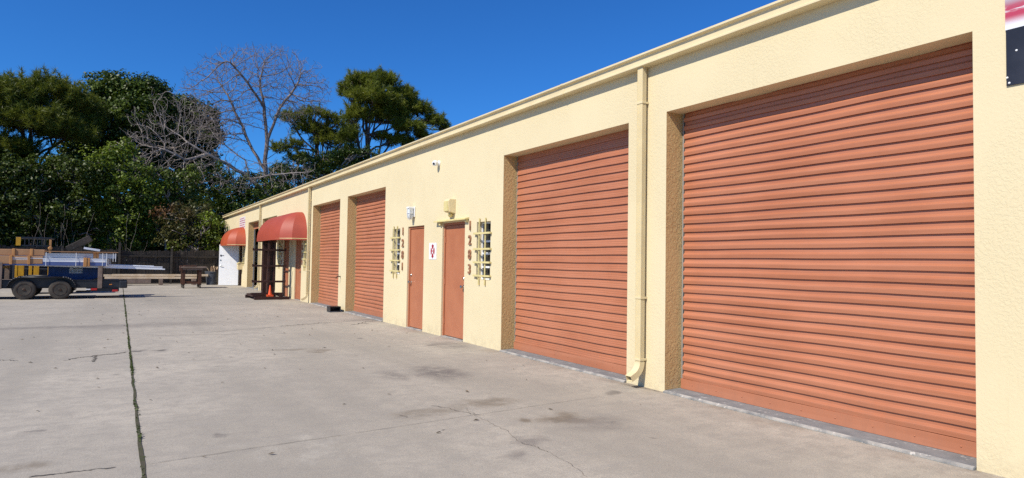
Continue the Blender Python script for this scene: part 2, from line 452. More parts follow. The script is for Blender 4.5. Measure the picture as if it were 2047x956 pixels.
def crown_leaves(rg, blobs, size, per, clump, dens, aspect=.55, upb=.35):
    """blobs: (centre, radii). clumps on/in each blob, leaves round each clump"""
    Ps = []; Ns = []
    for c, r in blobs:
        c = np.array(c, float); r = np.array(r, float)
        nc = max(4, int(dens*(r[0]*r[1]*r[2])**(2/3.)))
        d = rand_unit(rg, nc); rad = rg.uniform(.35, 1.0, nc)**.6*(1+.16*np.clip(rg.normal(size=nc), -1.2, 2.2))
        cc = c+d*rad[:, None]*r
        cs = clump*rg.uniform(.55, 1.35, nc)
        m = max(3, per)
        off = rand_unit(rg, nc*m)*(rg.uniform(0, 1, nc*m)**.5)[:, None]*np.repeat(cs, m)[:, None]*np.array([1, 1, .72])
        P = np.repeat(cc, m, axis=0)+off
        nr = off/(np.linalg.norm(off, axis=1, keepdims=True)+1e-6)*.6+np.repeat(d, m, axis=0)*.3+rand_unit(rg, nc*m)*.75+np.array([0, 0, upb])
        Ps.append(P); Ns.append(nr/np.linalg.norm(nr, axis=1, keepdims=True))
    P = np.concatenate(Ps); Nn = np.concatenate(Ns)
    return quads(P, Nn, size, aspect, rg)
def crown_needles(rg, blobs, dens, length=.26, per=34, width=.036):
    V = []; 
    for c, r in blobs:
        c = np.array(c, float); r = np.array(r, float)
        nc = max(6, int(dens*(r[0]*r[1]*r[2])**(2/3.)))
        d = rand_unit(rg, nc); d[:, 2] = np.abs(d[:, 2])*1.0-.35*(rg.uniform(0, 1, nc) < .4); d /= np.linalg.norm(d, axis=1, keepdims=True)
        cc = c+d*(rg.uniform(.25, 1.0, nc)**.55*(1+.17*np.clip(rg.normal(size=nc), -1, 2.4)))[:, None]*r
        ax = d*.6+np.array([0, 0, .55])+rand_unit(rg, nc)*.45; ax /= np.linalg.norm(ax, axis=1, keepdims=True)
        m = per
        dirs = np.repeat(ax, m, axis=0)*.55+rand_unit(rg, nc*m)*.85; dirs /= np.linalg.norm(dirs, axis=1, keepdims=True)
        base = np.repeat(cc, m, axis=0)+np.repeat(ax, m, axis=0)*rg.uniform(-.22, .16, nc*m)[:, None]
        L = (length*rg.uniform(.7, 1.3, nc*m))[:, None]
        sd = np.cross(dirs, rand_unit(rg, nc*m)); sd /= np.linalg.norm(sd, axis=1, keepdims=True)
        tip = base+dirs*L+np.array([0, 0, -.05])*L
        V.append(np.stack([base-sd*width/2, base+sd*width/2, tip], axis=1).reshape(-1, 3))
    V = np.concatenate(V)
    return V, np.arange(len(V)).reshape(-1, 3)

# moss and weeds in the joint: nobody could count them
rg = np.random.default_rng(5)
n = 5200
ys = rg.uniform(3.5, 27.5, n); dens = (np.sin(ys*2.1)+np.sin(ys*5.3+1)+np.sin(ys*.7)+3)/6
keep = rg.uniform(0, 1, n) < dens**2.6
ys = ys[keep]; n = len(ys)
P = np.stack([JX+rg.normal(0, .008, n), ys, rg.uniform(.004, .022, n)], axis=1)
V, F = quads(P, (lambda q: q/np.linalg.norm(q, axis=1, keepdims=True))(rand_unit(rg, n)+np.array([0, 0, .8])), .027, .5, rg)
V[:, 2] = np.maximum(V[:, 2], .0045)
tag(np_mesh('moss', V, F, L_grass), 'green moss and small weeds growing in the long joint of the concrete yard', 'moss', kind='stuff')
# loose dry bits lying about the yard
n = 130
P = np.stack([rg.uniform(-9, -.3, n), rg.uniform(4, 22, n)**1., np.full(n, .008)], axis=1)
V, F = quads(P, (lambda q: q/np.linalg.norm(q, axis=1, keepdims=True))(rand_unit(rg, n)*.35+np.array([0, 0, 1.])), .055, .35, rg)
V[:, 2] = np.maximum(V[:, 2], .0055)
M_deb = weathered('dry_leaf_bits', (.05, .035, .02), (.16, .11, .06), 3, .9)
tag(np_mesh('leaf_litter', V, F, M_deb), 'dry dark leaf bits scattered over the concrete yard', 'leaf litter', kind='stuff')

# ------------------------------------------------------------------ the warehouse
S0, S1, WZ = -5.0, 42.0, 3.86
WT = .34            # wall thickness
BX = 12.0
wh = thing('warehouse', 'long single storey cream stucco warehouse with terracotta roller doors', 'building')
# openings: y0,y1,z0,z1,kind
OP = {'d1': (2.286, 5.407, 0, 3.20), 'd2': (6.053, 9.09, 0, 3.185), 'e1': (10.44, 11.386, 0, 2.17), 'e2': (12.27, 13.142, 0, 2.17),
      'd3': (14.577, 17.546, 0, 3.175), 'd4': (18.254, 21.277, 0, 3.165), 'e3': (22.68, 23.62, 0, 2.15), 'e4': (24.58, 25.5, 0, 2.15),
      'dA': (26.9, 29.94, 0, 3.15), 'd5': (30.53, 33.55, 0, 3.15), 'e5': (35.2, 36.1, 0, 2.12),
      'w1': (9.49, 9.985, 1.13, 2.13), 'w2': (13.6, 14.06, 1.13, 2.15), 'w3': (21.98, 22.34, 1.13, 2.13), 'w4': (26.0, 26.45, 1.13, 2.13), 'w5': (34.45, 34.9, 1.13, 2.13)}
wb = MB()
ysC = sorted({S0, S1, *[v for o in OP.values() for v in o[:2]]}); zsC = sorted({0., WZ, *[v for o in OP.values() for v in o[2:]]})
def hole(y, z): return any(o[0] < y < o[1] and o[2] < z < o[3] for o in OP.values())
vi = {}
def vtx(x, y, z):
    k = (x, y, z)
    if k not in vi: vi[k] = len(wb.v); wb.v.append(k)
    return vi[k]
def wf(idx, m): wb.f.append(tuple(idx)); wb.m.append(m)
# wall face: run-merge cells along z for tidy faces
for i in range(len(ysC)-1):
    y0, y1 = ysC[i], ysC[i+1]
    for j in range(len(zsC)-1):
        z0, z1 = zsC[j], zsC[j+1]
        if not hole((y0+y1)/2, (z0+z1)/2):
            wf((vtx(0, y0, z0), vtx(0, y0, z1), vtx(0, y1, z1), vtx(0, y1, z0)), 0)
            wf((vtx(WT, y0, z0), vtx(WT, y1, z0), vtx(WT, y1, z1), vtx(WT, y0, z1)), 2)
for k, (y0, y1, z0, z1) in OP.items():
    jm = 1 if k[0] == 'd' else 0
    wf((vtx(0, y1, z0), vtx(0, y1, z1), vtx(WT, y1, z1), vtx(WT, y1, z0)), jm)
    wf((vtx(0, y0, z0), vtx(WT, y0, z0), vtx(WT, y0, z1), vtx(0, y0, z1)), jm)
    wf((vtx(0, y0, z1), vtx(WT, y0, z1), vtx(WT, y1, z1), vtx(0, y1, z1)), 0)
    if z0 > 0: wf((vtx(0, y0, z0), vtx(0, y1, z0), vtx(WT, y1, z0), vtx(WT, y0, z0)), 0)
wf((vtx(0, S0, WZ), vtx(0, S1, WZ), vtx(WT, S1, WZ), vtx(WT, S0, WZ)), 0)
# end wall, far end and near end, rear wall
wb.cm = 0
for y in (S0, S1): wb.box(WT, BX, y-.1 if y == S1 else y, y if y == S1 else y+.1, 0, WZ)
wb.box(BX, BX+.2, S0, S1, 0, WZ)
wb.build('wall', [M_wall, M_jamb, M_dark], wh, fix=False)
pb = MB()
for y in (5.73, 11.82, 17.9, 24.1, 30.235, 38.2): pb.box(WT, BX, y-.05, y+.05, 0, WZ)
pb.box(WT, BX, S0+.1, S1-.1, WZ-.25, WZ-.2)
pb.build('partition', M_dark, wh)
rb = MB()
rb.prism([(-.03, S0-.02, WZ+.012), (6.0, S0-.02, WZ+.55), (BX+.3, S0-.02, WZ+.012), (BX+.3, S0-.02, WZ), (-.03, S0-.02, WZ)], (0, S1-S0+.04, 0))
rb.build('roof', M_roof, wh)
# gutter (ogee profile) with sections
gb = MB()
G = [(-.002, 3.785), (-.115, 3.785), (-.124, 3.79), (-.124, 3.806), (-.106, 3.818), (-.104, 3.870), (-.108, 3.890), (-.118, 3.897), (-.138, 3.899), (-.144, 3.906), (-.144, 3.925), (-.134, 3.932), (-.122, 3.930), (-.122, 3.91), (-.012, 3.905), (-.002, 3.94)]
gb.sweep_y(G, S0-.03, S1+.08)
gut = gb.build('gutter', M_trim, wh, smooth='auto')
for y in (1.2, 7.3, 13.4, 19.5, 25.6, 31.7, 37.8):
    sb = MB(); sb.sweep_y([(x-.003 if x < -.05 else x, z-.0025 if z < 3.80 else z+.002) for x, z in G], y-.02, y+.02)
    sb.build('seam', M_trim, gut)

def downspout(y):
    d = MB()
    y0, y1 = y-.045, y+.045; x0, x1 = -.100, -.034
    # ribbed rectangular pipe
    prof = []
    n = 5
    def side(ax, ay, bx, by):
        for k in range(n):
            t0 = (k+.18)/n; t1 = (k+.5)/n; t2 = (k+.82)/n
            nx, ny = (by-ay), -(bx-ax); l = math.hypot(nx, ny); nx /= l; ny /= l
            for t, o in ((t0, 0), (t1-.05, -.005), (t1+.05, -.005), (t2, 0)):
                prof.append((ax+(bx-ax)*t+nx*o, ay+(by-ay)*t+ny*o))
    side(x0, y0, x1, y0); side(x1, y0, x1, y1); side(x1, y1, x0, y1); side(x0, y1, x0, y0)
    P = [Vector((a, b_, .30)) for a, b_ in prof]
    d.prism(P, (0, 0, 3.786-.30))
    o = d.build('downspout', M_trim, wh, smooth='auto')
    e = MB()
    # elbow: sweep a rounded rectangle through the bend and out over the paving
    path = []
    cx, cz = -.235, .30
    for k in range(7):
        t = R(k*10.5)
        path.append((Vector((cx+.167*math.cos(t), y, cz-.167*math.sin(t))), t))
    last = path[-1]
    path.append((last[0]+Vector((-math.sin(last[1]), 0, -math.cos(last[1])))*.08, last[1]))
    ring = []
    for p, t in path:
        ax = Vector((math.cos(t), 0, -math.sin(t)))
        ring.append([p+ax*(sx*.036)+Vector((0, sy*.047, 0)) for sx, sy in ((-1, -1), (1, -1), (1, 1), (-1, 1))])
    i = len(e.v)
    for q in ring: e.v += [tuple(v) for v in q]
    for k in range(len(ring)-1):
        for j in range(4):
            e.f.append((i+k*4+j, i+k*4+(j+1) % 4, i+(k+1)*4+(j+1) % 4, i+(k+1)*4+j)); e.m.append(0)
    e.build('elbow', M_trim, o, solid=.004)
    for z in (.33, 1.05, 3.36):
        s_ = MB(); s_.box(x0-.004, -.002, y0-.005, y1+.005, z-.012, z+.012); s_.build('bracket', M_trim, o)
    return o
for y in (5.75, 21.52, 30.2): downspout(y)

# roller doors ---------------------------------------------------------
def door_prof(kind, z0, z1, p):
    pr = []; z = z0
    while z < z1-1e-6:
        if kind == 0:
            q = [(-.001, 0), (-.027, .001), (-.031, .030), (-.031, .040), (-.028, .045), (-.013, .058), (-.010, .063), (-.009, .098)]
        else:
            q = [(-.002, 0), (-.027, .001), (-.027, .018), (-.020, .024), (-.021, .042), (-.015, .048), (-.016, .066), (-.009, .072), (-.009, .098)]
        for x, dz in q: pr.append((x, min(z+dz*p/.1, z1)))
        z += p
    return pr
M_track = mat('galvanised_track', (.45, .44, .42), .45, .6)
def roller(k, kind, pitch, zb=.03, ztop=None):
    y0, y1, _, zt = OP[k]
    bar = .115
    XD = .258
    zb0 = zb+bar if ztop is None else ztop
    d = MB()
    prof = [(XD+x, z) for x, z in door_prof(kind, zb0, zt+.15, pitch)]
    # gentle waviness along the width keeps the slats from being ruler straight
    ny = 14; rr = random.Random(hash(k) % 97 if False else sum(map(ord, k)))
    i0 = len(d.v)
    for a in range(ny+1):
        y = y0+.05+(y1-y0-.10)*a/ny
        for x, z in prof:
            d.v.append((x+.0022*math.sin(a*1.3+z*2.1)+rr.uniform(-.0006, .0006), y, z+.0022*math.sin(a*.9+z*3.7+rr.uniform(-.2, .2))))
    npf = len(prof)
    for a in range(ny):
        for j in range(npf-1):
            q = i0+a*npf+j
            d.f.append((q, q+1, q+npf+1, q+npf)); d.m.append(0)
    o = d.build('roller_door', M_door, wh, fix=False)
    if ztop is None:
        q = MB(); q.box(XD-.033, XD+.012, y0+.028, y1-.028, zb, zb+bar-.002)
        nscr = 9
        for s in range(nscr):
            yy = y0+.2+(y1-y0-.4)*s/(nscr-1)
            q.lathe([(.008, 0), (.007, .004), (.003, .006)], (XD-.033, yy, zb+.06), (-1, 0, 0), 8)
        q.build('bottom_bar', M_door, o, bevel=.004)
    for yy in (y0+.004, y1-.026):
        t = MB(); t.box(XD-.004, XD+.05, yy, yy+.022, .02, zt); t.build('track', M_track, o)
    return o
for k, kind, p in (('d1', 0, .0985), ('d2', 1, .109), ('d3', 0, .0935), ('d4', 0, .0935)):
    roller(k, kind, p)
roller('d5', 0, .095, ztop=2.83)
# grey painted sills in the door reveals, chipped along the edge
for k in ('d1', 'd2', 'd3', 'd4', 'dA', 'd5'):
    y0, y1, _, _ = OP[k]
    s_ = MB(); s_.prism([(-.03, y0+.004, .001), (.33, y0+.004, .001), (.33, y0+.004, .032), (.0, y0+.004, .022), (-.03, y0+.004, .014)], (0, y1-y0-.008, 0))
    so = s_.build('door_sill', M_sill, wh)
    c_ = MB(); c_.prism([(-.034, y0+.01, .0015), (-.034, y0+.01, .0145), (-.005, y0+.01, .0255), (-.005, y0+.01, .004)], (0, y1-y0-.02, 0))
    c_.build('chipped_edge', M_chip, so)

# entry doors ------------------------------------------------------------
def knob(b_, x, y, z):
    b_.lathe([(.032, 0), (.032, .006), (.013, .010), (.013, .035), (.028, .045), (.031, .06), (.024, .074), (.006, .079)], (x, y, z), (-1, 0, 0), 14)
def bolt(b_, x, y, z):
    b_.lathe([(.029, 0), (.029, .012), (.022, .02), (.008, .022)], (x, y, z), (-1, 0, 0), 14)
def entry(k, hinge_far):
    y0, y1, _, zt = OP[k]
    xs = .055
    d = MB(); d.box(xs, xs+.045, y0+.045, y1-.045, .028, zt-.05)
    o = d.build('entry_door', M_slab, wh, bevel=.003)
    f = MB(); f.box(.035, .14, y0+.001, y0+.04, .012, zt-.001); f.box(.035, .14, y1-.04, y1-.001, .012, zt-.001); f.box(.035, .14, y0+.04, y1-.04, zt-.045, zt-.001)
    f.build('door_frame', M_slab, o)
    h = MB(); yk = y0+.11 if hinge_far else y1-.11
    knob(h, xs, yk, .98); h.build('door_knob', M_chrome, o, smooth='auto')
    h = MB(); bolt(h, xs, yk, 1.13); h.build('deadbolt', M_chrome, o, smooth='auto')
    yh = y1-.047 if hinge_far else y0+.047
    for z in (.3, 1.05, 1.85):
        h = MB(); h.tube([(xs-.008, yh, z-.055), (xs-.008, yh, z+.055)], .009, 8); h.build('hinge', M_slab, o)
    t = MB(); t.prism([(-.015, y0+.003, .001), (.16, y0+.003, .001), (.16, y0+.003, .020), (-.015, y0+.003, .012)], (0, y1-y0-.006, 0))
    t.build('threshold', M_chip, o)
    return o
for k, hf in (('e1', True), ('e2', False), ('e3', True), ('e4', False)): entry(k, hf)
# drip cap over door 1283
b = MB(); b.prism([(-.001, 10.28, 2.205), (-.085, 10.28, 2.19), (-.085, 10.28, 2.21), (-.001, 10.28, 2.235)], (0, 1.36, 0))
b.box(-.05, -.001, 10.30, 10.36, 2.15, 2.204); b.box(-.05, -.001, 11.40, 11.46, 2.13, 2.204)
b.build('drip_cap', M_trimd, wh)
# far white door standing open at right angles to the wall
DT = R(26)
def dv(a, o, z): return (-.015-a*math.cos(DT)-o*math.sin(DT), 36.09+a*math.sin(DT)-o*math.cos(DT), z)
def dbox(b_, a0, a1, o0, o1, z0, z1):
    b_.prism([dv(a0, o0, z0), dv(a1, o0, z0), dv(a1, o1, z0), dv(a0, o1, z0)], (0, 0, z1-z0))
b = MB(); dbox(b, .0, .98, 0, .045, .012, 2.10)
wd = b.build('entry_door', M_white, wh, bevel=.003); wd['label'] = 'white entry door standing wide open'
DN = (-math.sin(DT), -math.cos(DT), 0)
b = MB(); b.lathe([(.04, 0), (.04, .01), (.03, .02)], dv(.90, .045, 1.30), DN, 12); b.build('deadbolt', M_chrome, wd)
b = MB(); b.lathe([(.03, 0), (.012, .01), (.012, .06)], dv(.90, .045, 1.0), DN, 12); dbox(b, .78, .91, .09, .105, .99, 1.012); b.build('door_handle', M_chrome, wd)
b = MB(); dbox(b, .74, .92, .045, .06, 1.53, 1.55); dbox(b, .87, .92, .045, .07, 1.50, 1.58); b.build('latch', M_black, wd)
b = MB(); b.box(.03, .14, 35.201, 35.24, .01, 2.119); b.box(.03, .14, 36.06, 36.099, .01, 2.119); b.box(.03, .14, 35.24, 36.06, 2.08, 2.119)
b.build('door_frame', M_brown, wd)

# windows with burglar bars ---------------------------------------------
def window(k, far=False):
    y0, y1, z0, z1 = OP[k]
    XG = .12
    f = MB(); w = .028
    f.box(XG-.02, XG+.02, y0+.002, y0+w, z0+.002, z1-.002); f.box(XG-.02, XG+.02, y1-w, y1-.002, z0+.002, z1-.002)
    f.box(XG-.02, XG+.02, y0+w, y1-w, z0+.002, z0+w); f.box(XG-.02, XG+.02, y0+w, y1-w, z1-w, z1-.002)
    for t in (.22, .455, .665):
        z = z0+(z1-z0)*t; f.box(XG-.018, XG+.012, y0+w, y1-w, z-.016, z+.016)
    o = f.build('window', M_white, wh)
    g = MB(); g.box(XG, XG+.006, y0+w-.004, y1-w+.004, z0+w-.004, z1-w+.004); g.build('pane', M_glass, o)
    cr = MB(); cr.box(XG-.06, XG-.02, (y0+y1)/2-.06, (y0+y1)/2+.04, z0+(z1-z0)*.43, z0+(z1-z0)*.47); cr.build('crank', M_white, o)
    for t in (.07, .30, .53, .80):
        b_ = MB(); z = z0+(z1-z0)*t; b_.box(-.046, -.028, y0-.045, y1+.05, z-.016, z+.016)
        for yy in (y0-.035, y1+.035): b_.box(-.03, -.001, yy-.012, yy+.012, z-.012, z+.012)
        b_.build('horizontal_bar', M_trimd, o)
    for t in (.30, .74):
        b_ = MB(); y = y0+(y1-y0)*t; b_.box(-.027, -.012, y-.013, y+.013, z0-.09, z1+.06)
        b_.build('vertical_bar', M_trimd, o)
for k in ('w1', 'w2', 'w3', 'w4', 'w5'): window(k)
# pale door on the far partition seen through the open bay
b = MB(); b.box(1.05, 1.5, 38.08, 38.14, 1.2, 2.2); b.build('inner_panel', mat('inner_pale_panel', (.75, .8, .85), .5), wh)
b = MB(); b.box(.34, .75, 27.3, 29.6, 2.85, 3.15); b.build('door_drum', M_brown, wh)

# ------------------------------------------------------------------ fixtures on the wall
def numerals(body, y, label, z0=1.20, z1=2.17):
    t = thing('house_number', label, 'house number', (0, y, z0), 'house numbers beside the entry doors')
    n_ = len(body); step = (z1-z0-.2)/(n_-1)
    for k, ch in enumerate(body):
        z = z1-.1-step*k
        text('digit', ch, .24, on_wall(-.016, y, z), M_num, t, .010, .003, xs=.95)
    return t
numerals('1283', 10.215, 'copper brown numerals 1283 on the cream wall beside the door with the drip cap')
numerals('1281', 13.40, 'copper brown numerals 1281 on the cream wall beside the red diamond sign door')
numerals('1279', 22.52, 'small numerals 1279 under the large red awning, nearest the downspout')
numerals('1277', 25.78, 'small numerals 1277 under the large red awning, next to the steel rack')

t = thing('wall_light', 'white caged jar lamp on the cream wall above door 1281', 'wall light', (0, 12.82, 2.45))
b = MB(); b.box(-.03, -.001, 12.75, 12.89, 2.36, 2.58); b.box(-.16, -.03, 12.765, 12.875, 2.535, 2.575); b.build('base', M_whitep, t, bevel=.01)
b = MB(); b.lathe([(.055, 0), (.06, .06), (.058, .14), (.045, .19), (.02, .21), (.004, .212)], (-.095, 12.82, 2.534), (0, 0, -1), 18); b.build('globe', M_lens, t, smooth='auto')
b = MB()
for a in range(6):
    an = a*math.pi/3; ca, sa = math.cos(an), math.sin(an)
    b.tube([(-.095+.068*ca*f, 12.82+.068*sa*f, z) for f, z in ((1, 2.535), (1, 2.40), (.8, 2.335), (.35, 2.305), (.05, 2.30))], .005, 6)
b.tube([(-.095+.07*math.cos(k*math.pi/8), 12.82+.07*math.sin(k*math.pi/8), 2.44) for k in range(17)], .005, 6)
b.build('cage', M_whitep, t)

t = thing('sensor_light', 'cream box lamp on the wall above door 1283', 'wall light', (0, 10.95, 2.45))
b = MB(); b.prism([(-.002, 10.84, 2.33), (-.13, 10.84, 2.36), (-.15, 10.84, 2.56), (-.12, 10.84, 2.60), (-.002, 10.84, 2.60)], (0, .2, 0)); b.build('housing', M_trim, t, bevel=.008)
b = MB(); b.box(-.16, -.125, 10.855, 11.025, 2.37, 2.56); b.build('cover', M_trimd, t, bevel=.006)
b = MB(); b.lathe([(.035, 0), (.045, .03), (.03, .06), (.01, .07)], (-.06, 10.94, 2.335), (0, 0, -1), 12); b.build('bulb', M_trimd, t, smooth='auto')

def seccam(x, y, z, label, dirv):
    t = thing('security_camera', label, 'security camera', (x, y, z), 'security cameras')
    b = MB(); b.lathe([(.055, 0), (.055, .02), (.03, .03), (.02, .06)], (x, y, z), dirv, 16); b.build('mount', M_whitep, t, smooth='auto')
    c = Vector((x, y, z))+Vector(dirv)*.085
    b = MB(); b.lathe([(.01, -.055), (.04, -.045), (.055, -.01), (.055, .02), (.045, .05), (.03, .056)], c, (-.75, -.45, -.35), 16); b.build('body', M_whitep, t, smooth='auto')
    e = c+Vector((-.75, -.45, -.35)).normalized()*.056
    b = MB(); b.lathe([(.026, 0), (.02, .004)], e, (-.75, -.45, -.35), 12); b.build('lens', M_signblack, t)
seccam(0, 11.6, 3.36, 'small white security camera on the bare wall above the two entry doors', (-1, 0, 0))
seccam(-.02, 41.95, 3.55, 'white security camera at the far corner under the gutter end', (-1, .05, 0))

# fire marshal sign
t = thing('safety_sign', 'white plate with a red cross emblem between doors 1281 and 1283', 'sign', (0, 11.82, 1.635))
b = MB(); b.box(-.006, -.001, 11.645, 11.995, 1.47, 1.80); b.build('plate', M_white, t)
b = MB()
yc, zc = 11.82, 1.635
def wedge(ang, r0_, r1_, w0, w1, x=-.0085):
    d = (math.cos(ang), math.sin(ang)); n_ = (-d[1], d[0])
    f_ = .72
    pts = [(x, yc-(d[0]*r0_+n_[0]*w0), zc+d[1]*r0_+n_[1]*w0), (x, yc-(d[0]*r1_+n_[0]*w1), zc+d[1]*r1_+n_[1]*w1),
           (x, yc-d[0]*(r1_+.02), zc+d[1]*(r1_+.02)),
           (x, yc-(d[0]*r1_-n_[0]*w1), zc+d[1]*r1_-n_[1]*w1), (x, yc-(d[0]*r0_-n_[0]*w0), zc+d[1]*r0_-n_[1]*w0)]
    pts = [(q[0], yc+(q[1]-yc)*f_, q[2]) for q in pts]
    b.prism(pts, (.002, 0, 0))
for a in range(4): wedge(a*math.pi/2, .03, .115, .028, .075)
b.box(-.0085, -.0065, yc-.006, yc+.006, zc+.115, zc+.15); b.box(-.0085, -.0065, yc-.006, yc+.006, zc-.15, zc-.115)
b.build('emblem', M_signred, t)
b = MB(); b.box(-.0105, -.0088, yc-.03, yc+.03, zc-.045, zc+.045); b.build('centre_patch', M_white, t)
text('letter', 'R', .07, on_wall(-.0112, yc, zc), M_signred, t, .0006, .002)

# far red and white notice
t = thing('notice_sign', 'white notice with faded red lines above the small far awning', 'sign', (0, 35.4, 3.2))
b = MB(); b.box(-.006, -.001, 34.55, 36.3, 2.9, 3.52); b.build('plate', M_white, t)
b = MB(); rr = random.Random(4)
for z in (3.44, 3.33, 3.22, 3.11, 3.0):
    y = 36.2
    while y > 34.8:
        L = rr.uniform(.12, .34); b.box(-.0085, -.0065, y-L, y, z-.03, z+.03); y -= L+.07
b.build('lettering', M_signpink, t)

# banner at the right edge
def banner_white():
    m = mat('banner_print', (.75, .75, .78), .35); h = N(m); p = h.coord()
    sep = h.new('ShaderNodeSeparateXYZ'); h.l.new(p, sep.inputs[0])
    st = h.noise(h.scale(p, (1, 2.0, 11)), 1.6, 4, .6, .4)
    band = h.math('MULTIPLY', h.ramp(sep.outputs['Z'], 3.16, 3.24), h.ramp(sep.outputs['Z'], 3.30, 3.40, 1, 0))
    red = h.math('MULTIPLY', band, h.ramp(st, .40, .56))
    col = h.mix(red, (.72, .72, .75), (.45, .05, .09))
    gr = h.math('MULTIPLY', h.ramp(sep.outputs['Z'], 3.27, 3.36), h.ramp(st, .48, .62))
    col = h.mix(h.math('MULTIPLY', gr, .55), col, (.28, .28, .31))
    h.color(col); return m
t = thing('banner_sign', 'black and white banner board with a red streak on the wall past the big door', 'banner', (0, 1.5, 2.74))
b = MB(); b.box(-.012, -.001, .65, 2.075, 3.14, 4.0-.26); b.build('upper_panel', banner_white(), t)
b = MB(); b.box(-.012, -.001, .65, 2.072, 2.742, 3.139); b.build('lower_panel', weathered('banner_black', (.018, .018, .024), (.03, .03, .038), 3, .35), t)
for y, z in ((2.055, 2.76), (2.067, 2.80), (2.01, 2.98), (1.6, 2.76), (1.6, 3.1), (1.1, 2.76)):
    b = MB(); b.lathe([(.008, 0), (.005, .004)], (-.012, y, z), (-1, 0, 0), 8)
    b.build('screw', M_whitep, t)

# mailbox and tap
t = thing('mailbox', 'cream letter box on the wall beside the open white door', 'mailbox', (0, 34.95, 1.0))
b = MB(); b.prism([(-.001, 34.98, .84), (-.22, 34.98, .84), (-.22, 34.98, 1.14), (-.12, 34.98, 1.20), (-.001, 34.98, 1.20)], (0, .34, 0)); b.build('box', M_trim, t, bevel=.01)
b = MB(); b.prism([(-.235, 34.96, 1.12), (-.235, 34.96, 1.15), (-.12, 34.96, 1.215), (-.001, 34.96, 1.215), (-.001, 34.96, 1.203), (-.12, 34.96, 1.203)], (0, .38, 0)); b.build('lid', M_trimd, t)
b = MB(); b.box(-.1, -.06, 35.1, 35.16, .70, .839); b.build('hook', M_brown, t)
t = thing('tap', 'small brass garden tap on the wall between the two middle roller doors', 'tap', (0, 18.05, .96))
b = MB(); b.tube([(0, 18.05, .96), (-.1, 18.05, .96), (-.125, 18.05, .93), (-.125, 18.05, .90)], .014, 8); b.build('spout', M_rust, t)
b = MB(); b.lathe([(.03, 0), (.03, .012)], (-.07, 18.05, 1.0), (0, 0, 1), 10); b.tube([(-.07, 18.05, .965), (-.07, 18.05, 1.0)], .007, 6); b.build('handle', M_signblack, t)

# dome awnings -----------------------------------------------------------
def awning(label, y0, y1, zb, zt, R_, m, re=None):
    """dome: barrel from y0+re to y1-re with faceted gore ends"""
    re = re or R_
    t = thing('awning', label, 'awning', (0, (y0+y1)/2, zb), 'dome awnings over the entry doors')
    na = 10; H = zt-zb
    rings = []
    for k in range(4):      # near end gores
        ph = R(90-k*30); rings.append((y0+re, ph, -1))
    nb = 3
    for k in range(1, nb): rings.append((y0+re+(y1-y0-2*re)*k/nb, 0, 1))
    for k in range(4):
        ph = R(k*30); rings.append((y1-re, ph, 1))
    b = MB(); g = []
    for yc_, ph, sg in rings:
        row = []
        for j in range(na+1):
            a = R(90)*j/na; out = math.sin(a)**.92; z = zb+H*math.cos(a)
            row.append((-.004-R_*out*math.cos(ph), yc_+sg*re*out*math.sin(ph), z))
        row.append((row[-1][0], row[-1][1], zb-.07))
        g.append(row)
    for k in range(len(g)-1):
        for j in range(na+1):
            b.face([g[k][j], g[k][j+1], g[k+1][j+1], g[k+1][j]])
    bm_o = b.build('canopy', m, t, fix=False)
    me = bm_o.data; bm = bmesh.new(); bm.from_mesh(me); bmesh.ops.remove_doubles(bm, verts=bm.verts, dist=1e-4); bmesh.ops.recalc_face_normals(bm, faces=bm.faces); bm.to_mesh(me); bm.free()
    me.polygons.foreach_set('use_smooth', [True]*len(me.polygons)); me.set_sharp_from_angle(angle=R(17))
    f = MB()
    for k in (3, 5, len(g)-4):
        pts = [(x*.985, y, z-.012) for x, y, z in g[min(k, len(g)-1)][:-1]]
        f.tube(pts, .012, 6)
    f.tube([(row[-2][0]*.985, row[-2][1], zb-.02) for row in g], .013, 6)
    f.build('awning_frame', M_trimd, t)
awning('large red dome awning over doors 1277 and 1279', 21.95, 26.75, 2.13, 3.05, .92, M_awn2)
awning('small orange red dome awning over the open white door', 34.15, 37.0, 2.10, 2.98, .92, M_awn1)

# ------------------------------------------------------------------ things in the yard near the wall
t = thing('crate', 'small black open crate lying on the paving between the two middle roller doors', 'crate', (-.24, 17.75, 0))
b = MB(); b.box(-.40, -.10, 17.60, 17.92, .005, .025); b.box(-.40, -.10, 17.60, 17.92, .135, .155); b.box(-.40, -.38, 17.60, 17.92, .025, .135); b.box(-.12, -.10, 17.60, 17.92, .025, .135); b.box(-.38, -.12, 17.88, 17.92, .025, .135)
b.build('shell', M_black, t, bevel=.004)
b = MB(); b.box(-.41, -.09, 17.59, 17.60, .004, .03); b.build('rim', M_binp, t)

# brown steel cantilever rack
t = thing('cantilever_rack', 'dark brown steel cantilever rack with three arm levels in front of the open bay', 'storage rack', (-.75, 24.3, 0))
RX = -.77
b = MB(); b.box(RX-.06, RX-.0, 23.95, 24.15, .12, 2.06); b.box(RX+.10, RX+.17, 23.95, 24.15, .12, 2.06); b.box(RX-.06, RX+.17, 24.02, 24.06, .12, 2.06); b.build('post', M_brown, t, bevel=.004)
b = MB(); b.box(RX-.02, RX+.20, 25.15, 25.40, .12, 2.1); b.build('post', M_brown, t, bevel=.004)
for z in (.62, 1.17, 1.73):
    b = MB(); b.box(RX-.60, RX+.53, 23.90, 23.945, z-.034, z+.034); b.box(RX-.60, RX-.55, 23.9, 23.945, z+.028, z+.06); b.box(RX+.48, RX+.53, 23.9, 23.945, z+.028, z+.06); b.build('arm', M_brown, t, bevel=.004)
for z in (.62, 1.17, 1.73):
    b = MB(); b.box(RX+.02, RX+.07, 24.15, 25.15, z-.02, z+.02); b.build('brace', M_brown, t)
b = MB(); b.box(RX-.55, RX+.62, 23.60, 23.70, .0, .10); b.build('base_beam', M_brown, t, bevel=.005)
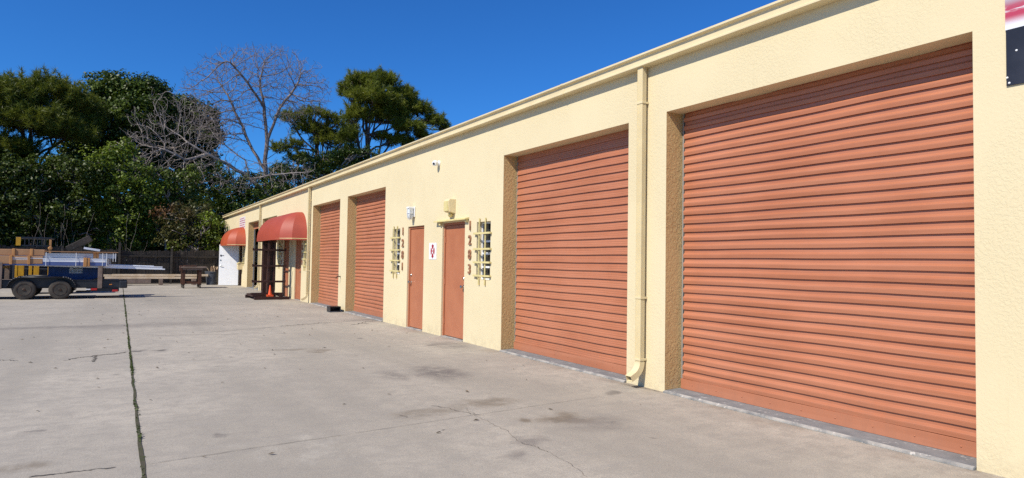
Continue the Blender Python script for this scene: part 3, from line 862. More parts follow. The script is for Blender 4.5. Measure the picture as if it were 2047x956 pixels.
b = MB(); b.box(RX-.62, RX+.42, 24.95, 25.10, .0, .11); b.build('base_beam', M_brown, t, bevel=.005)
b = MB(); b.box(RX-.62, RX+.45, 23.88, 24.0, .17, .23); b.box(RX-.60, RX-.45, 23.72, 24.95, .10, .168); b.box(RX+.30, RX+.42, 23.72, 24.95, .10, .168); b.build('base_frame', M_brown, t, bevel=.004)
# bits of pipe standing in it
for k, (dx, dy, h, m_) in enumerate(((.10, 24.5, 1.75, M_rust), (.14, 24.7, 1.9, M_brown), (.03, 24.65, 1.6, M_rust))):
    o = MB().tube([(RX+dx, dy, .02), (RX+dx+.03, dy+.02, h)], .022, 8).build('steel_pipe', m_)
    tag(o, ('short rusty pipe', 'tallest brown pipe', 'lower rusty pipe')[k]+' standing upright between the posts of the rack', 'pipe', 'pipes standing in the rack')
t = thing('traffic_cone', 'small orange cone at the foot of the brown rack', 'cone', (RX-.02, 24.45, 0))
b = MB(); b.lathe([(.065, .165), (.04, .33), (.02, .48), (.012, .50)], (RX-.01, 23.80, .0), (0, 0, 1), 16)
b.build('cone_body', M_cone, t, smooth='auto')
b = MB(); b.box(RX-.11, RX+.09, 23.705, 23.878, .105, .165); b.build('base', M_cone, t)

# wheeled steel table
cx0, cx1, cy0, cy1 = -2.86, -2.02, 33.1, 34.0
t = thing('work_table', 'rusty steel table on four castors standing free in the yard', 'table', ((cx0+cx1)/2, (cy0+cy1)/2, 0))
b = MB(); b.box(cx0-.05, cx1+.20, cy0-.05, cy1+.05, .93, .99); b.box(cx0-.02, cx1+.02, cy0, cy1, .84, .929); b.build('tabletop', M_grey_wood, t, bevel=.006)
b = MB(); b.box(cx0+.1, cx1-.2, cy0+.2, cy1-.2, .991, 1.05); b.box(cx0-.1, cx0+.02, cy0-.03, cy0+.12, .80, 1.04); b.build('vice', M_rust, t, bevel=.01)
for x in (cx0+.08, cx1-.08):
    for y in (cy0+.06, cy1-.06):
        l = MB(); l.box(x-.06, x+.06, y-.05, y+.05, .17, .839); lo = l.build('leg', M_rust, t, bevel=.008)
        c = MB(); c.lathe([(.03, -.025), (.075, -.02), (.075, .02), (.03, .025)], (x, y, .076), (1, .3, 0), 16); c.box(x-.04, x+.04, y-.03, y+.03, .14, .169); c.build('castor', M_rubber, lo)
b = MB(); b.box(cx0+.14, cx1-.14, cy0+.04, cy0+.08, .20, .30); b.box(cx0+.14, cx1-.14, cy1-.08, cy1-.04, .20, .30); b.build('stretcher', M_rust, t)

# grey bin with scraps
BINX = float(at(424, 550, 37.3)[0])
t = thing('trash_bin', 'grey round bin heaped with scrap by the fence', 'bin', (BINX, 37.3, 0))
b = MB(); b.lathe([(.26, 0), (.33, .62), (.36, .64), (.36, .70), (.33, .70), (.31, .62), (.25, .05)], (BINX, 37.3, .0), (0, 0, 1), 22); b.build('bin_body', M_binp, t, smooth='auto')
b = MB(); rr = random.Random(2)
for k in range(11):
    a = Vector((BINX+rr.uniform(-.2, .2), 37.3+rr.uniform(-.2, .2), .45)); b.beam(a, a+Vector((rr.uniform(-.25, .25), rr.uniform(-.15, .15), rr.uniform(.3, .55))), rr.uniform(.03, .09), .02)
o = b.build('scrap', M_trash); tag(o, 'brown scrap pieces sticking out of the grey bin', 'scrap')
b = MB()
for k in range(9):
    x = BINX+.45+rr.uniform(-.25, .25); y = 37.2+rr.uniform(-.2, .2); b.beam((x, y, .05), (x+rr.uniform(-.2, .2), y+rr.uniform(-.1, .1), .08+rr.uniform(0, .12)), .08, .05)
tag(b.build('debris', M_trash), 'pile of brown rubbish on the ground between bin and open door', 'rubbish', kind='stuff')

# long timbers on the ground along the fence, on bearers
for k, (x0, x1, y, z, h, w, m_, lab) in enumerate(((-5.6, -1.35, 36.9, .50, .10, .14, M_wood, 'top long pale timber lying along the fence'),
                                            (-5.9, -1.7, 36.86, .37, .10, .14, M_wood, 'second long pale timber under the top one along the fence'),
                                            (-7.4, -3.95, 36.7, .20, .20, .20, M_grey_wood, 'thick weathered timber lying on the paving left of the pale ones'),
                                            (-7.2, -2.9, 37.15, .47, .10, .14, M_wood, 'pale timber behind the front pair along the fence'))):
    b = MB(); b.beam((x0, y, z), (x1, y+.12, z), w, h)
    tag(b.build('timber', m_, bevel=.006), lab, 'timber', 'timbers stacked along the fence')
for k, x in enumerate((-5.1, -3.5, -2.0)):
    b = MB(); b.box(x-.08, x+.08, 36.78, 37.5, 0, .315)
    tag(b.build('bearer_block', M_grey_wood, bevel=.006), ('bearer block under the left end of the timbers by the fence', 'bearer block under the middle of the timbers by the fence', 'bearer block under the right end of the timbers, behind the table')[k], 'block', 'bearer blocks under the timbers')

# wooden fence across the back
fa, fb = Vector((-20, 36.6, 0)), Vector((-.15, 39.3, 0))
fd = (fb-fa).normalized(); fn = Vector((-fd.y, fd.x, 0)); fl = (fb-fa).length
ft = thing('wooden_fence', 'weathered board fence, darkened for shade, across the back of the yard', 'fence', tuple((fa+fb)/2))
b = MB(); rr = random.Random(9); s = 0
while s < fl-.1:
    w = rr.uniform(.13, .15); p = fa+fd*(s+w/2); h = 1.78+rr.uniform(-.05, .05)+.06*math.sin(s*.7)
    off = fn*rr.uniform(-.008, .008); q = p+off; le = fd*rr.uniform(-.012, .012)
    b.beam((q.x, q.y, .04), (q.x+le.x, q.y+le.y, h), w-.006, .02, upv=tuple(fn)); s += w+.003
b.build('boards', M_fence, ft)
for s in np.arange(.4, fl, 2.4):
    p = fa+fd*s-fn*.075; q = MB(); q.box(p.x-.05, p.x+.05, p.y-.05, p.y+.05, 0, 1.88+(.25 if 14 < s < 15.5 else 0)); q.build('fence_post', M_fence, ft)
for z in (.4, 1.45):
    q = MB(); a = fa-fn*.045+Vector((0, 0, z)); c = fb-fn*.045+Vector((0, 0, z)); q.beam(a, c, .04, .09); q.build('fence_rail', M_fence, ft)

# ------------------------------------------------------------------ trailer and its load
TY = 25.70
tr = thing('flatbed_trailer', 'black twin axle flatbed trailer loaded with long profiles', 'trailer', (-7.45, 26.7, 0))
b = MB()
b.box(-13.5, -5.16, 25.98, 26.08, .37, .60); b.box(-13.5, -5.16, 27.42, 27.52, .37, .60)
b.box(-13.5, -5.16, 25.96, 26.10, .60, .622); b.box(-13.5, -5.16, 25.96, 26.10, .352, .37)
for x in np.arange(-13.2, -5.3, .62): b.box(x, x+.06, 26.08, 27.42, .40, .50)
b.build('frame', M_black, tr, bevel=.006)
b = MB()
for k in range(8): b.box(-13.5, -5.18, 26.11+k*.165, 26.268+k*.165, .552, .60)
b.build('deck', M_grey_wood, tr)
b = MB(); b.box(-5.30, -5.06, 25.92, 27.58, .34, .585); b.build('rear_bumper', M_black, tr, bevel=.03)
b = MB(); b.box(-6.25, -5.35, 26.2, 27.4, .22, .34); b.box(-6.0, -5.3, 25.99, 26.06, .23, .35); b.build('ramp_carrier', M_black, tr, bevel=.01)
for x in (-7.89, -6.95):
    for yy, sg in ((25.80, -1), (27.70, 1)):
        w = MB(); w.lathe([(.17, -.10), (.25, -.108), (.295, -.095), (.312, -.05), (.314, 0), (.312, .05), (.295, .095), (.25, .108), (.17, .10)], (x, yy, .314), (0, 1, 0), 36)
        wo = w.build('wheel', M_rubber, tr, smooth='auto')
        w = MB(); w.lathe([(.19, -.02), (.20, -.108), (.185, -.108), (.165, -.06), (.14, -.04), (.07, -.05), (.06, -.085), (.035, -.115), (.005, -.12)], (x, yy, .314), (0, -sg, 0) if False else (0, 1 if sg < 0 else -1, 0), 28)
        for a in range(5):
            an = a*2*math.pi/5; w.lathe([(.012, -.075), (.010, -.045)], (x+.10*math.cos(an), yy, .314+.10*math.sin(an)), (0, 1 if sg < 0 else -1, 0), 8)
        w.build('rim', M_rim, wo, smooth='auto')
    b = MB(); b.tube([(x, 25.85, .314), (x, 27.65, .314)], .04, 8); b.build('axle', M_black, tr)
# tandem fenders
def fender(y0, y1):
    pts = []
    xl, xr, zt, r_ = -8.33, -6.52, .735, .36
    for k in range(9): a = R(180-k*11.25); pts.append((xl+r_+r_*math.cos(a), zt-r_+r_*math.sin(a)))
    for k in range(9): a = R(90-k*11.25); pts.append((xr-r_+r_*math.cos(a), zt-r_+r_*math.sin(a)))
    b = MB(); g = [[(x, y, z) for x, z in pts] for y in (y0, y1)]
    for k in range(len(pts)-1): b.face([g[0][k], g[0][k+1], g[1][k+1], g[1][k]])
    for (x, z), (x2, z2) in zip(pts[:-1], pts[1:]):
        b.face([(x, y0, z), (x2, y0, z2), (x2, y0, z2-.035), (x, y0, z-.035)])
    b.build('fender', M_black, tr, smooth='auto', solid=.006)
fender(25.66, 25.975); fender(27.525, 27.84)
# mud board between the wheels and the frame
b = MB(); b.box(-8.2, -6.7, 25.95, 25.976, .40, .70); b.build('side_plate', M_black, tr)
for x, z, w, m_ in ((-5.98, .305, .12, M_red), (-5.38, .255, .12, M_red)):
    q = MB(); q.box(x-w, x+w*.4, 25.93, 25.985, z-.035, z+.035); q.build('tail_light', m_, tr, bevel=.008)
q = MB(); q.box(-6.25, -6.12, 25.96, 25.98, .285, .325); q.build('number_plate', M_white, tr)
# stake posts and cross bars carrying the load
for x, z0, z1 in ((-5.86, .34, 1.09), (-8.55, .34, 1.18), (-11.5, .34, 1.18)):
    for y in (25.93, 27.57):
        q = MB(); q.box(x-.065, x+.065, y-.028, y+.028, z0, z1); q.build('stake', M_grey_wood, tr, bevel=.006)
for x in (-5.84, -8.53, -11.48):
    q = MB(); q.box(x-.05, x+.05, 25.96, 27.54, 1.0, 1.075) if x > -6 else q.box(x-.05, x+.05, 25.96, 27.54, .98, 1.06)
    q.build('cross_bar', M_black, tr)

# load: placed along x with y about 25.9-27.5, bottom 1.08
def wx(px, Y=26.0): return at(px, 520, Y)[0]
def wz(px, py, Y=26.0): return at(px, py, Y)[2]
LOAD = 'wrapped profiles on the trailer'
for k, (x0, x1, y0, y1, z0, z1, lab) in enumerate(((-13, wx(86), 25.98, 26.75, 1.13, 1.40, 'lower cardboard wrapped bundle on the trailer, under the other'),
                                              (-13, wx(89), 26.06, 26.80, 1.405, 1.615, 'upper cardboard wrapped bundle on the trailer'))):
    t = thing('wrapped_bundle', lab, 'bundle', ((x0+x1)/2, (y0+y1)/2, z0), LOAD)
    b = MB(); rr = random.Random(k); x = x0; n_ = 0
    xs_ = [x0, -10.6, wx(22+k*4), wx(58+k*4), x1]
    for a, c in zip(xs_[:-1], xs_[1:]):
        j = rr.uniform(-.012, .012); b.box(a+.004, c-.004, y0+j, y1+j, z0+rr.uniform(0, .012), z1-rr.uniform(0, .015))
    b.build('cardboard', M_card, t, bevel=.012)
    b = MB()
    for xx in xs_[1:-1]:
        b.box(xx-.035, xx+.035, y0-.025, y1+.02, z0-.01, z1+.012)
    b.build('end_strip', M_card2, t, bevel=.006)
# bundles of profiles further right
def profile(name, lab, x0, x1, y, z0, z1, w, m_, lip=True, dz=0.):
    b = MB()
    P = [(y-w/2, z0), (y+w/2, z0), (y+w/2, z1), (y-w/2, z1)]
    if lip:
        P = [(y-w/2, z0), (y+w/2, z0), (y+w/2, z1), (y-w/2-.012, z1), (y-w/2-.012, z1-.02), (y-w/2, z1-.025), (y-w/2, (z0+z1)/2+.012), (y-w/2-.006, (z0+z1)/2), (y-w/2, (z0+z1)/2-.012)]
    i = len(b.v); n_ = len(P)
    b.v += [(x0, yy, zz) for yy, zz in P]+[(x1, yy, zz+dz) for yy, zz in P]
    for k in range(n_): b.f.append((i+k, i+(k+1) % n_, i+n_+(k+1) % n_, i+n_+k)); b.m.append(0)
    b.f.append(tuple(i+k for k in range(n_))); b.f.append(tuple(i+n_+k for k in reversed(range(n_)))); b.m += [0, 0]
    return tag(b.build(name, m_), lab, 'profile', 'aluminium profiles on the trailer')
profile('metal_profile', 'long white aluminium profile at the front of the load below the grey one', -10, wx(213), 26.05, 1.215, 1.335, .12, M_alu)
profile('metal_profile', 'long grey aluminium profile on top of the white one in the load', -10, wx(232), 26.16, 1.345, 1.50, .14, M_alub)
profile('metal_profile', 'blue filmed profile under the long white one in the load', -10, wx(213), 26.04, 1.095, 1.208, .10, M_film, False)
profile('metal_profile', 'white profile behind the front pair of the load', -10, wx(218), 26.32, 1.10, 1.33, .12, M_alu)
profile('metal_profile', 'grey profile at the back of the load', -10, wx(222), 26.55, 1.10, 1.36, .18, M_alub)
X0, X1 = wx(205, 26.3), wx(330, 26.3)
profile('metal_profile', 'longest white profile overhanging the rear of the trailer, front one', X0-2.4, X1-.08, 26.20, 1.135, 1.215, .05, M_alu, True, -.13)
profile('metal_profile', 'longest thin white profile overhanging the rear, lowest of the load', X0-2.4, X1, 26.20, 1.085, 1.125, .06, M_alu, False, -.115)
profile('metal_profile', 'white profile overhanging the rear, middle of three', X0-2.4, X1-.35, 26.265, 1.10, 1.22, .05, M_alu, True, -.11)
profile('metal_profile', 'white profile overhanging the rear, farthest of three', X0-2.4, X1-.15, 26.33, 1.10, 1.20, .05, M_alu, True, -.12)
b = MB(); b.box(wx(86), wx(236), 25.99, 26.5, 1.545, 1.565)
tag(b.build('plank', M_card, bevel=.003), 'thin pinkish plank lying on top of the long profiles', 'plank')
b = MB(); b.box(wx(120), wx(226), 26.08, 26.3, 1.502, 1.543)
tag(b.build('packing_strip', M_grey_wood), 'dark packing strip between grey profile and thin plank', 'packing strip')
for lab, a, c, y0, y1, z0, z1 in (('orange cardboard sleeve round the front profiles, lower of two', 167, 180, 25.93, 26.15, 1.06, 1.365), ('orange cardboard sleeve round the grey profile, higher of two', 186, 197, 26.06, 26.26, 1.31, 1.565)):
    b = MB(); b.box(wx(a), wx(a+(c-a)*.55), y0, y1, z0, z1); b.box(wx(a+(c-a)*.6), wx(c), y0+.01, y1, z0+.01, z1-.01)
    tag(b.build('cardboard_sleeve', M_card2, bevel=.008), lab, 'sleeve', 'cardboard sleeves on the profiles')
b = MB()
for px in (92, 152, 205, 213, 226, 231):
    x = wx(px); b.box(x-.008, x+.008, 25.955, 25.962, 1.08 if px < 220 else 1.24, 1.52); 
tag(b.build('packing_bands', M_whitep), 'white packing bands round the load of profiles', 'band', kind='stuff')

M_amber = mat('amber_plastic', (.6, .2, .02), .3)
for x in (-9.4, -5.55):
    q = MB(); q.box(x-.04, x+.04, 25.965, 25.978, .45, .48); q.build('marker_light', M_amber, tr)
# blue tool bin on the deck with its sign
bx0, bx1 = wx(98, 26.9), wx(203, 26.9)
t = thing('tool_bin', 'dark blue steel bin on the trailer deck behind the profiles', 'bin', ((bx0+bx1)/2, 27.1, .6))
b = MB(); b.prism([(bx0, 26.75, .602), (bx1-.25, 26.75, .602), (bx1, 26.75, .72), (bx1, 26.75, 1.05), (bx0, 26.75, 1.05)], (0, .6, 0)); b.build('body', M_blue, t, bevel=.01)
b = MB(); b.box(bx0-.02, bx1+.02, 26.73, 27.37, 1.05, 1.075); b.build('lid', M_blue, t)
sx0, sx1 = wx(139, 26.74), wx(165.5, 26.74); sz0, sz1 = wz(152, 546.5, 26.74), wz(152, 529, 26.74)
t = thing('company_sign', 'white PCC sign with a phone number on the blue bin', 'sign', ((sx0+sx1)/2, 26.74, sz0))
b = MB(); b.box(sx0, sx1, 26.738, 26.748, sz0, sz1); b.build('plate', weathered('sign_plate_grey', (.62, .66, .68), (.55, .58, .62), 4, .4), t)
cxs = (sx0+sx1)/2
text('lettering', 'PCC', (sz1-sz0)*.62, on_side(cxs-.02, 26.7365, sz1-(sz1-sz0)*.30) @ Matrix.Shear('XY', 4, (0, 0)) if False else on_side(cxs-.02, 26.7365, sz1-(sz1-sz0)*.30), M_signgreen, t, .0008, .006, xs=1.05)
text('phone_number', '772-201-5156', (sz1-sz0)*.26, on_side(cxs, 26.7365, sz0+(sz1-sz0)*.19), M_signblack, t, .0008, .002)
b = MB(); b.box(sx0+.02, sx1-.02, 26.7362, 26.7375, sz0+(sz1-sz0)*.36, sz0+(sz1-sz0)*.40); b.build('rule', M_signblack, t)

# dark panel tilted on the load and a pale sheet
a = at(135, 499, 27.4); c = at(182, 476, 27.4)
b = MB(); b.beam(tuple(a), tuple(c), .5, .22, upv=(0, 0, 1))
tag(b.build('tilted_board', M_fence, bevel=.02), 'thick dark board sticking up at a slant from the load', 'board')
b = MB(); b.beam(tuple(at(168, 496, 27.0)), tuple(at(200, 501, 27.0)), .4, .07)
tag(b.build('pale_sheet', M_alu), 'pale bluish sheet lying at the foot of the slanting board', 'sheet')

# forklift parked behind the trailer -----------------------------------
FY = 29.2
fk = thing('forklift', 'yellow and black forklift parked behind the trailer', 'forklift', (-8.0, FY+.6, 0))
xl, xr = at(36, 480, FY)[0], at(100, 480, FY)[0]
b = MB(); b.box(xl+.05, xr+.55, FY+.15, FY+1.1, .28, .95); b.box(xl-.15, xl+.35, FY+.2, FY+1.05, .35, 1.25); b.build('chassis', M_black, fk, bevel=.04)
b = MB(); b.box(xl+.35, xl+.95, FY+.35, FY+.9, .96, 1.08); b.box(xl+.25, xl+.36, FY+.35, FY+.9, 1.08, 1.55); b.build('seat', M_black, fk, bevel=.03)
for x in (xl, xr-.06):
    for y in (FY, FY+1.15):
        q = MB(); q.beam((x, y, .9), (x, y, 2.02), .09, .09); q.build('guard_post', M_yellow if y == FY else M_black, fk, bevel=.01)
b = MB(); b.box(xl-.06, xr+.06, FY-.06, FY+1.22, 2.02, 2.075)
b.build('guard_roof', M_black, fk, bevel=.01)
b = MB()
for k in range(7):
    xx = xl+.08+(xr-xl-.2)*k/6; b.box(xx-.012, xx+.012, FY-.055, FY-.03, 1.78, 2.02)
b.box(xl, xr, FY-.06, FY-.03, 1.75, 1.785); b.build('guard_grille', M_black, fk)
for y in (FY+.2, FY+.9):
    q = MB(); q.box(xr+.62, xr+.74, y, y+.09, .1, 1.5); q.build('mast_rail', M_black, fk)
b = MB(); b.box(xr+.76, xr+.82, FY+.1, FY+1.1, .12, .55); b.build('carriage', M_black, fk)
for y in (FY+.3, FY+.8):
    q = MB(); q.box(xr+.83, xr+1.3, y, y+.1, .04, .08); q.build('fork', M_black, fk)
for x in (xl+.12, xr+.35):
    for y in (FY+.12, FY+1.08):
        q = MB(); q.lathe([(.1, -.09), (.25, -.10), (.29, -.06), (.29, .06), (.25, .10), (.1, .09)], (x, y, .29), (0, 1, 0), 24); q.build('wheel', M_rubber, fk, smooth='auto')
for px, w in ((31, .05), (39, .10), (59, .05), (71, .08), (96, .03)):
    x = at(px, 540, FY-.3)[0]
    q = MB(); q.box(x-w, x+w, FY-.02, FY+.05, .66 if px != 31 else .4, 1.22); q.build('side_panel', M_yellow, fk, bevel=.008)
q = MB(); q.box(xl-.05, xl+.09, FY-.075, FY-.062, 1.76, 2.06); q.build('side_panel', M_yellow, fk, bevel=.004)
q = MB(); q.box(xr-.02, xr+.05, FY-.05, FY+.02, 1.5, 2.05); q.lathe([(.05, 0), (.07, .04), (.05, .09)], (xr+.02, FY-.02, 1.68), (0, -1, 0), 12); q.build('work_lamp', M_card2, fk)

# ------------------------------------------------------------------ trees
def blob(px, py, Y, rx, rz, ry=None):
    return (at(px, py, Y), (rx, ry or rx*.85, rz))
def trunk_mesh(b_, pts, r0_, r1_, n=8):
    b_.tube(pts, [r0_+(r1_-r0_)*k/(len(pts)-1) for k in range(len(pts))], n)
def curve(a, c, n, amp, rr):
    a = Vector(a); c = Vector(c); out = []
    o = Vector((0, 0, 0))
    for k in range(n+1):
        o = o*.7+Vector((rr.gauss(0, amp), rr.gauss(0, amp), rr.gauss(0, amp*.4)))
        t = k/n
        out.append(a+(c-a)*t+(o if 0 < k < n else Vector((0, 0, 0)))+Vector((0, 0, .25*math.sin(math.pi*t)*(c-a).length*.25)))
    return out
def tree(name, label, cat, base, blobs, lm, bark, seed, kind='leaf', group=None, dens=30, per=26, size=.17, clump=.5, r0_=.22, top=None, length=.27, npn=34):
    rgx = np.random.default_rng(seed); rr = random.Random(seed)
    t = thing(name, label, cat, tuple(base), group)
    if kind == 'leaf': V, F = crown_leaves(rgx, blobs, size, per, clump, dens)
    else: V, F = crown_needles(rgx, blobs, dens, length, npn)
    np_mesh('crown', V, F, lm, t)
    b = MB()
    top = Vector(top) if top is not None else Vector(np.mean([np.array(x[0]) for x in blobs], axis=0))
    main = curve(base, top, 9, .12, rr); trunk_mesh(b, main, r0_, r0_*.35, 10)
    for c, r in blobs:
        k = rr.choice((4, 5, 6, 7, 8)); a = main[k]
        lim = curve(a, c, 7, .15, rr); trunk_mesh(b, lim, r0_*.38, .03, 6)
        for q in range(7):
            s0 = lim[rr.choice((3, 4, 5, 6, 7))]; d = Vector(rand_unit(rgx, 1)[0])
            e = Vector(c)+Vector((d.x*r[0], d.y*r[1], abs(d.z)*r[2]-.2*r[2]))*.92
            trunk_mesh(b, curve(s0, e, 5, .1, rr), .035, .01, 5)
    b.build('trunk', bark, t, smooth=True)
    return t
def gnd_at(px, py, Y): p = at(px, py, Y); return (p[0], p[1], 0)

# left pine, olive and sunlit
YL = 45.5
tree('pine_tree', 'olive green pine at the left edge with sunlit needles', 'tree', gnd_at(85, 300, YL),
     [blob(*q) for q in ((20, 200, YL, 2.1, 1.2), (95, 185, YL+.5, 1.7, 1.0), (150, 215, YL+1, 1.4, 1.1), (60, 250, YL-.6, 2.3, 1.2), (130, 270, YL, 1.6, .9), (-40, 230, YL, 2.2, 1.5), (10, 300, YL-.5, 1.8, .9),
                        (-110, 190, YL, 2.4, 1.4), (-70, 300, YL+1, 2.2, 1.2), (175, 250, YL+1, .9, .8), (20, 340, YL+.6, 1.6, .8))], L_pineo, M_bark, 11, 'pine', 'pine trees behind the yard', dens=150, r0_=.24, length=.32, npn=40)
YB = 49.
tree('broadleaf_tree', 'tall dark green broadleaf tree right of the left pine', 'tree', gnd_at(235, 300, YB),
     [blob(*q) for q in ((215, 172, YB, 1.1, 1.0), (250, 190, YB, 1.5, 1.2), (300, 180, YB, 1.3, .9), (190, 215, YB+1, 1.2, 1.1), (270, 240, YB-1, 2.0, 1.6), (210, 270, YB, 2.0, 1.5), (160, 245, YB+1, 1.4, 1.3), (320, 215, YB, 1.2, 1.2), (310, 270, YB, 1.5, 1.4), (180, 330, YB, 2.2, 1.6), (260, 330, YB, 2.2, 1.6))],
     L_dark, M_barkd, 12, dens=60, per=44, size=.20, clump=.55, r0_=.3)
YD = 52.
tree('broadleaf_tree', 'dark tree behind the pale leaning bare branches', 'tree', gnd_at(385, 300, YD),
     [blob(*q) for q in ((340, 215, YD, 1.2, 1.0), (375, 225, YD, 1.3, 1.2), (410, 235, YD, 1.0, 1.0), (350, 270, YD, 1.6, 1.3), (400, 280, YD, 1.3, 1.4), (425, 265, YD, .6, .9), (360, 330, YD, 2.0, 1.5), (410, 330, YD+1, 1.0, 1.1))],
     L_dark, M_barkd, 13, dens=60, per=44, size=.20, clump=.5, r0_=.26)
# pines to the right
YP = 53.
tree('pine_tree', 'thin open pine behind the bare tree', 'tree', gnd_at(640, 380, YP),
     [blob(*q) for q in ((580, 238, YP, 1.0, .7), (630, 230, YP, 1.4, .7), (672, 250, YP, 1.1, 1.0), (605, 262, YP, .9, .6), (650, 285, YP, 1.3, .9), (695, 285, YP-1, 1.0, 1.0), (600, 320, YP, 1.1, .7), (665, 330, YP-1, 1.4, .9), (560, 300, YP, .9, .7), (615, 250, YP+.6, 1.2, .7), (640, 262, YP, 1.0, .7), (660, 275, YP+.5, 1.2, .8), (590, 290, YP, .8, .6), (702, 258, YP, .8, .8), (690, 315, YP, 1.1, .8), (715, 330, YP, 1.1, 1.0), (630, 350, YP, 1.2, .7), (560, 345, YP, 1.0, .7))],
     L_pine, M_bark, 14, 'pine', 'pine trees behind the yard', dens=95, r0_=.2, npn=38, top=at(632, 250, YP))
YR = 50.
tree('pine_tree', 'large round topped pine standing clear above the roof', 'tree', gnd_at(738, 380, YR),
     [blob(*q) for q in ((720, 168, YR, 1.3, .8), (765, 163, YR, 1.4, .75), (692, 185, YR, .7, 1.0), (745, 200, YR-1, 1.9, 1.2), (805, 195, YR, 1.2, 1.0), (715, 235, YR-.5, 1.2, 1.0), (775, 235, YR, 1.8, 1.1), (835, 222, YR, 1.3, .9), (868, 245, YR, 1.1, .7), (890, 260, YR, .5, .4), (820, 258, YR-1, 1.5, .7), (695, 275, YR-1, .8, .9), (800, 285, YR, 1.3, .6), (765, 275, YR, .8, .4), (845, 275, YR, .9, .4), (700, 310, YR-1, .8, .7), (735, 165, YR, 1.6, .6), (790, 215, YR, 1.3, 1.0))],
     L_pine, M_bark, 15, 'pine', 'pine trees behind the yard', dens=140, r0_=.26, top=at(735, 215, YR), length=.37, npn=40)

# low growth: shrubs and vine covered masses above the fence
YS = 42.
SH = (
    ('leafy_shrub', 'dark leafy shrub at the left edge behind the forklift', 30, YS, ((30, 345, 1.3, .9), (75, 372, 1.3, 1.0), (10, 400, 1.6, 1.5), (60, 430, 1.4, 1.3), (-60, 400, 2, 2), (20, 470, 1.6, 1.0), (0, 350, 1.4, 1.2)), L_deep, 28),
    ('leafy_shrub', 'dark twiggy shrub behind the slanting board', 130, YS+.5, ((110, 335, 1.1, .9), (150, 345, 1.2, 1.0), (190, 350, .9, .9), (100, 380, 1.4, 1.3), (140, 420, 1.5, 1.3), (110, 460, 1.5, 1.0), (170, 470, 1.3, .9), (160, 370, 1.0, 1.2)), L_deep, 20),
    ('vine_thicket', 'bright green vine thicket climbing the dark broadleaf tree', 240, YS+1, ((215, 330, 1.4, 1.0), (260, 350, 1.3, 1.1), (230, 390, 1.5, 1.1), (290, 390, 1.3, 1.0), (200, 430, 1.3, 1.0), (260, 440, 1.4, 1.0), (230, 480, 1.4, .8), (190, 380, 1.0, 1.0), (245, 300, .8, .7)), L_vine, 24),
    ('vine_thicket', 'green vine thicket under the pale bare branches', 340, YS+1.5, ((330, 365, 1.2, .8), (370, 390, 1.1, .8), (320, 420, 1.2, .8), (380, 350, .8, .6), (300, 460, 1.2, .8)), L_mid, 22),
    ('leafy_shrub', 'brown tinged shrub left of the far awning', 380, YS-.6, ((350, 435, 1.0, .8), (395, 430, 1.0, .8), (360, 475, 1.0, .7), (405, 465, .8, .8)), L_brown, 22),
    ('leafy_shrub', 'green shrub hanging over the fence beside the building corner', 425, YS-1.2, ((385, 487, .6, .35), (420, 450, .7, .8), (430, 485, .6, .7), (360, 492, .45, .28)), L_vine, 22),
    ('leafy_shrub', 'dark green bush behind the far end of the roof', 480, YS+4, ((458, 418, .9, .7), (448, 440, .7, .7), (505, 395, 1.0, .6), (450, 380, 1.4, 1.1), (500, 370, 1.2, 1.0), (420, 400, 1.4, 1.0), (540, 385, 1.2, .8), (470, 415, 1.4, .8), (440, 350, .9, .7), (400, 360, 1.0, .9)), L_mid, 24),
    ('leafy_shrub', 'bush between bare trunk and pines behind the roof', 610, YS+6, ((590, 360, 1.3, .8), (610, 330, 1.2, .9), (655, 318, 1.2, .9), (700, 308, 1.2, .8), (575, 345, 1.1, .8), (740, 305, .9, .6), (540, 362, 1.0, .7), (640, 350, 1.2, .7), (690, 345, 1.1, .6), (560, 380, 1.0, .7), (720, 335, .9, .5)), L_dark, 22),
)
for k, (nm, lab, px, Y, bl, lm, dn) in enumerate(SH):
    tree(nm, lab, 'shrub', gnd_at(px, 450, Y), [blob(a, c, Y+rnd.uniform(-.5, .5), rx, rz, rx*.7) for a, c, rx, rz in bl], lm, M_barkp, 30+k, 'leaf', 'shrubs behind the fence', dens=dn*2, per=40, size=.16, clump=.42, r0_=.07)
for k, (px, py, Y, n_, lab) in enumerate(((140, 460, 41.2, 14, 'pale dead stems in front of the dark twiggy shrub'), (90, 470, 41.0, 12, 'pale dead stems behind the forklift roof'), (255, 440, 41.6, 7, 'pale dead stems in the bright vine thicket'))):
    rr = random.Random(90+k); b = MB()
    for q in range(n_):
        a = Vector(at(px+rr.uniform(-35, 35), py+35, Y+rr.uniform(-.5, .5))); a.z = .0
        e = a+Vector((rr.uniform(-.9, .9), rr.uniform(-.4, .2), rr.uniform(1.8, 4.2)))
        trunk_mesh(b, curve(a, e, 6, .04, rr), .008, .003, 4)
    tag(b.build('dead_stems', M_barkp, smooth=True, fix=False), lab, 'stems', kind='stuff')
for k, (x, y, zc_) in enumerate(((-17.5, 35.5, 6.2), (-20.5, 39.5, 7.0), (-16.5, 41.0, 5.6))):  # unseen trees added outside the view so the fence falls into shade
    tree('broadleaf_tree', ('broad leafy tree beyond the left edge, nearest the yard', 'broad leafy tree beyond the left edge, tallest', 'broad leafy tree beyond the left edge, behind the fence')[k], 'tree', (x, y, 0),
         [((x+rnd.uniform(-2, 2), y+rnd.uniform(-1.5, 1.5), zc_+rnd.uniform(-2.6, 2.2)), (2.1, 1.9, 1.7)) for q in range(7)], L_mid, M_barkd, 60+k, dens=26, per=30, size=.26, clump=.6)
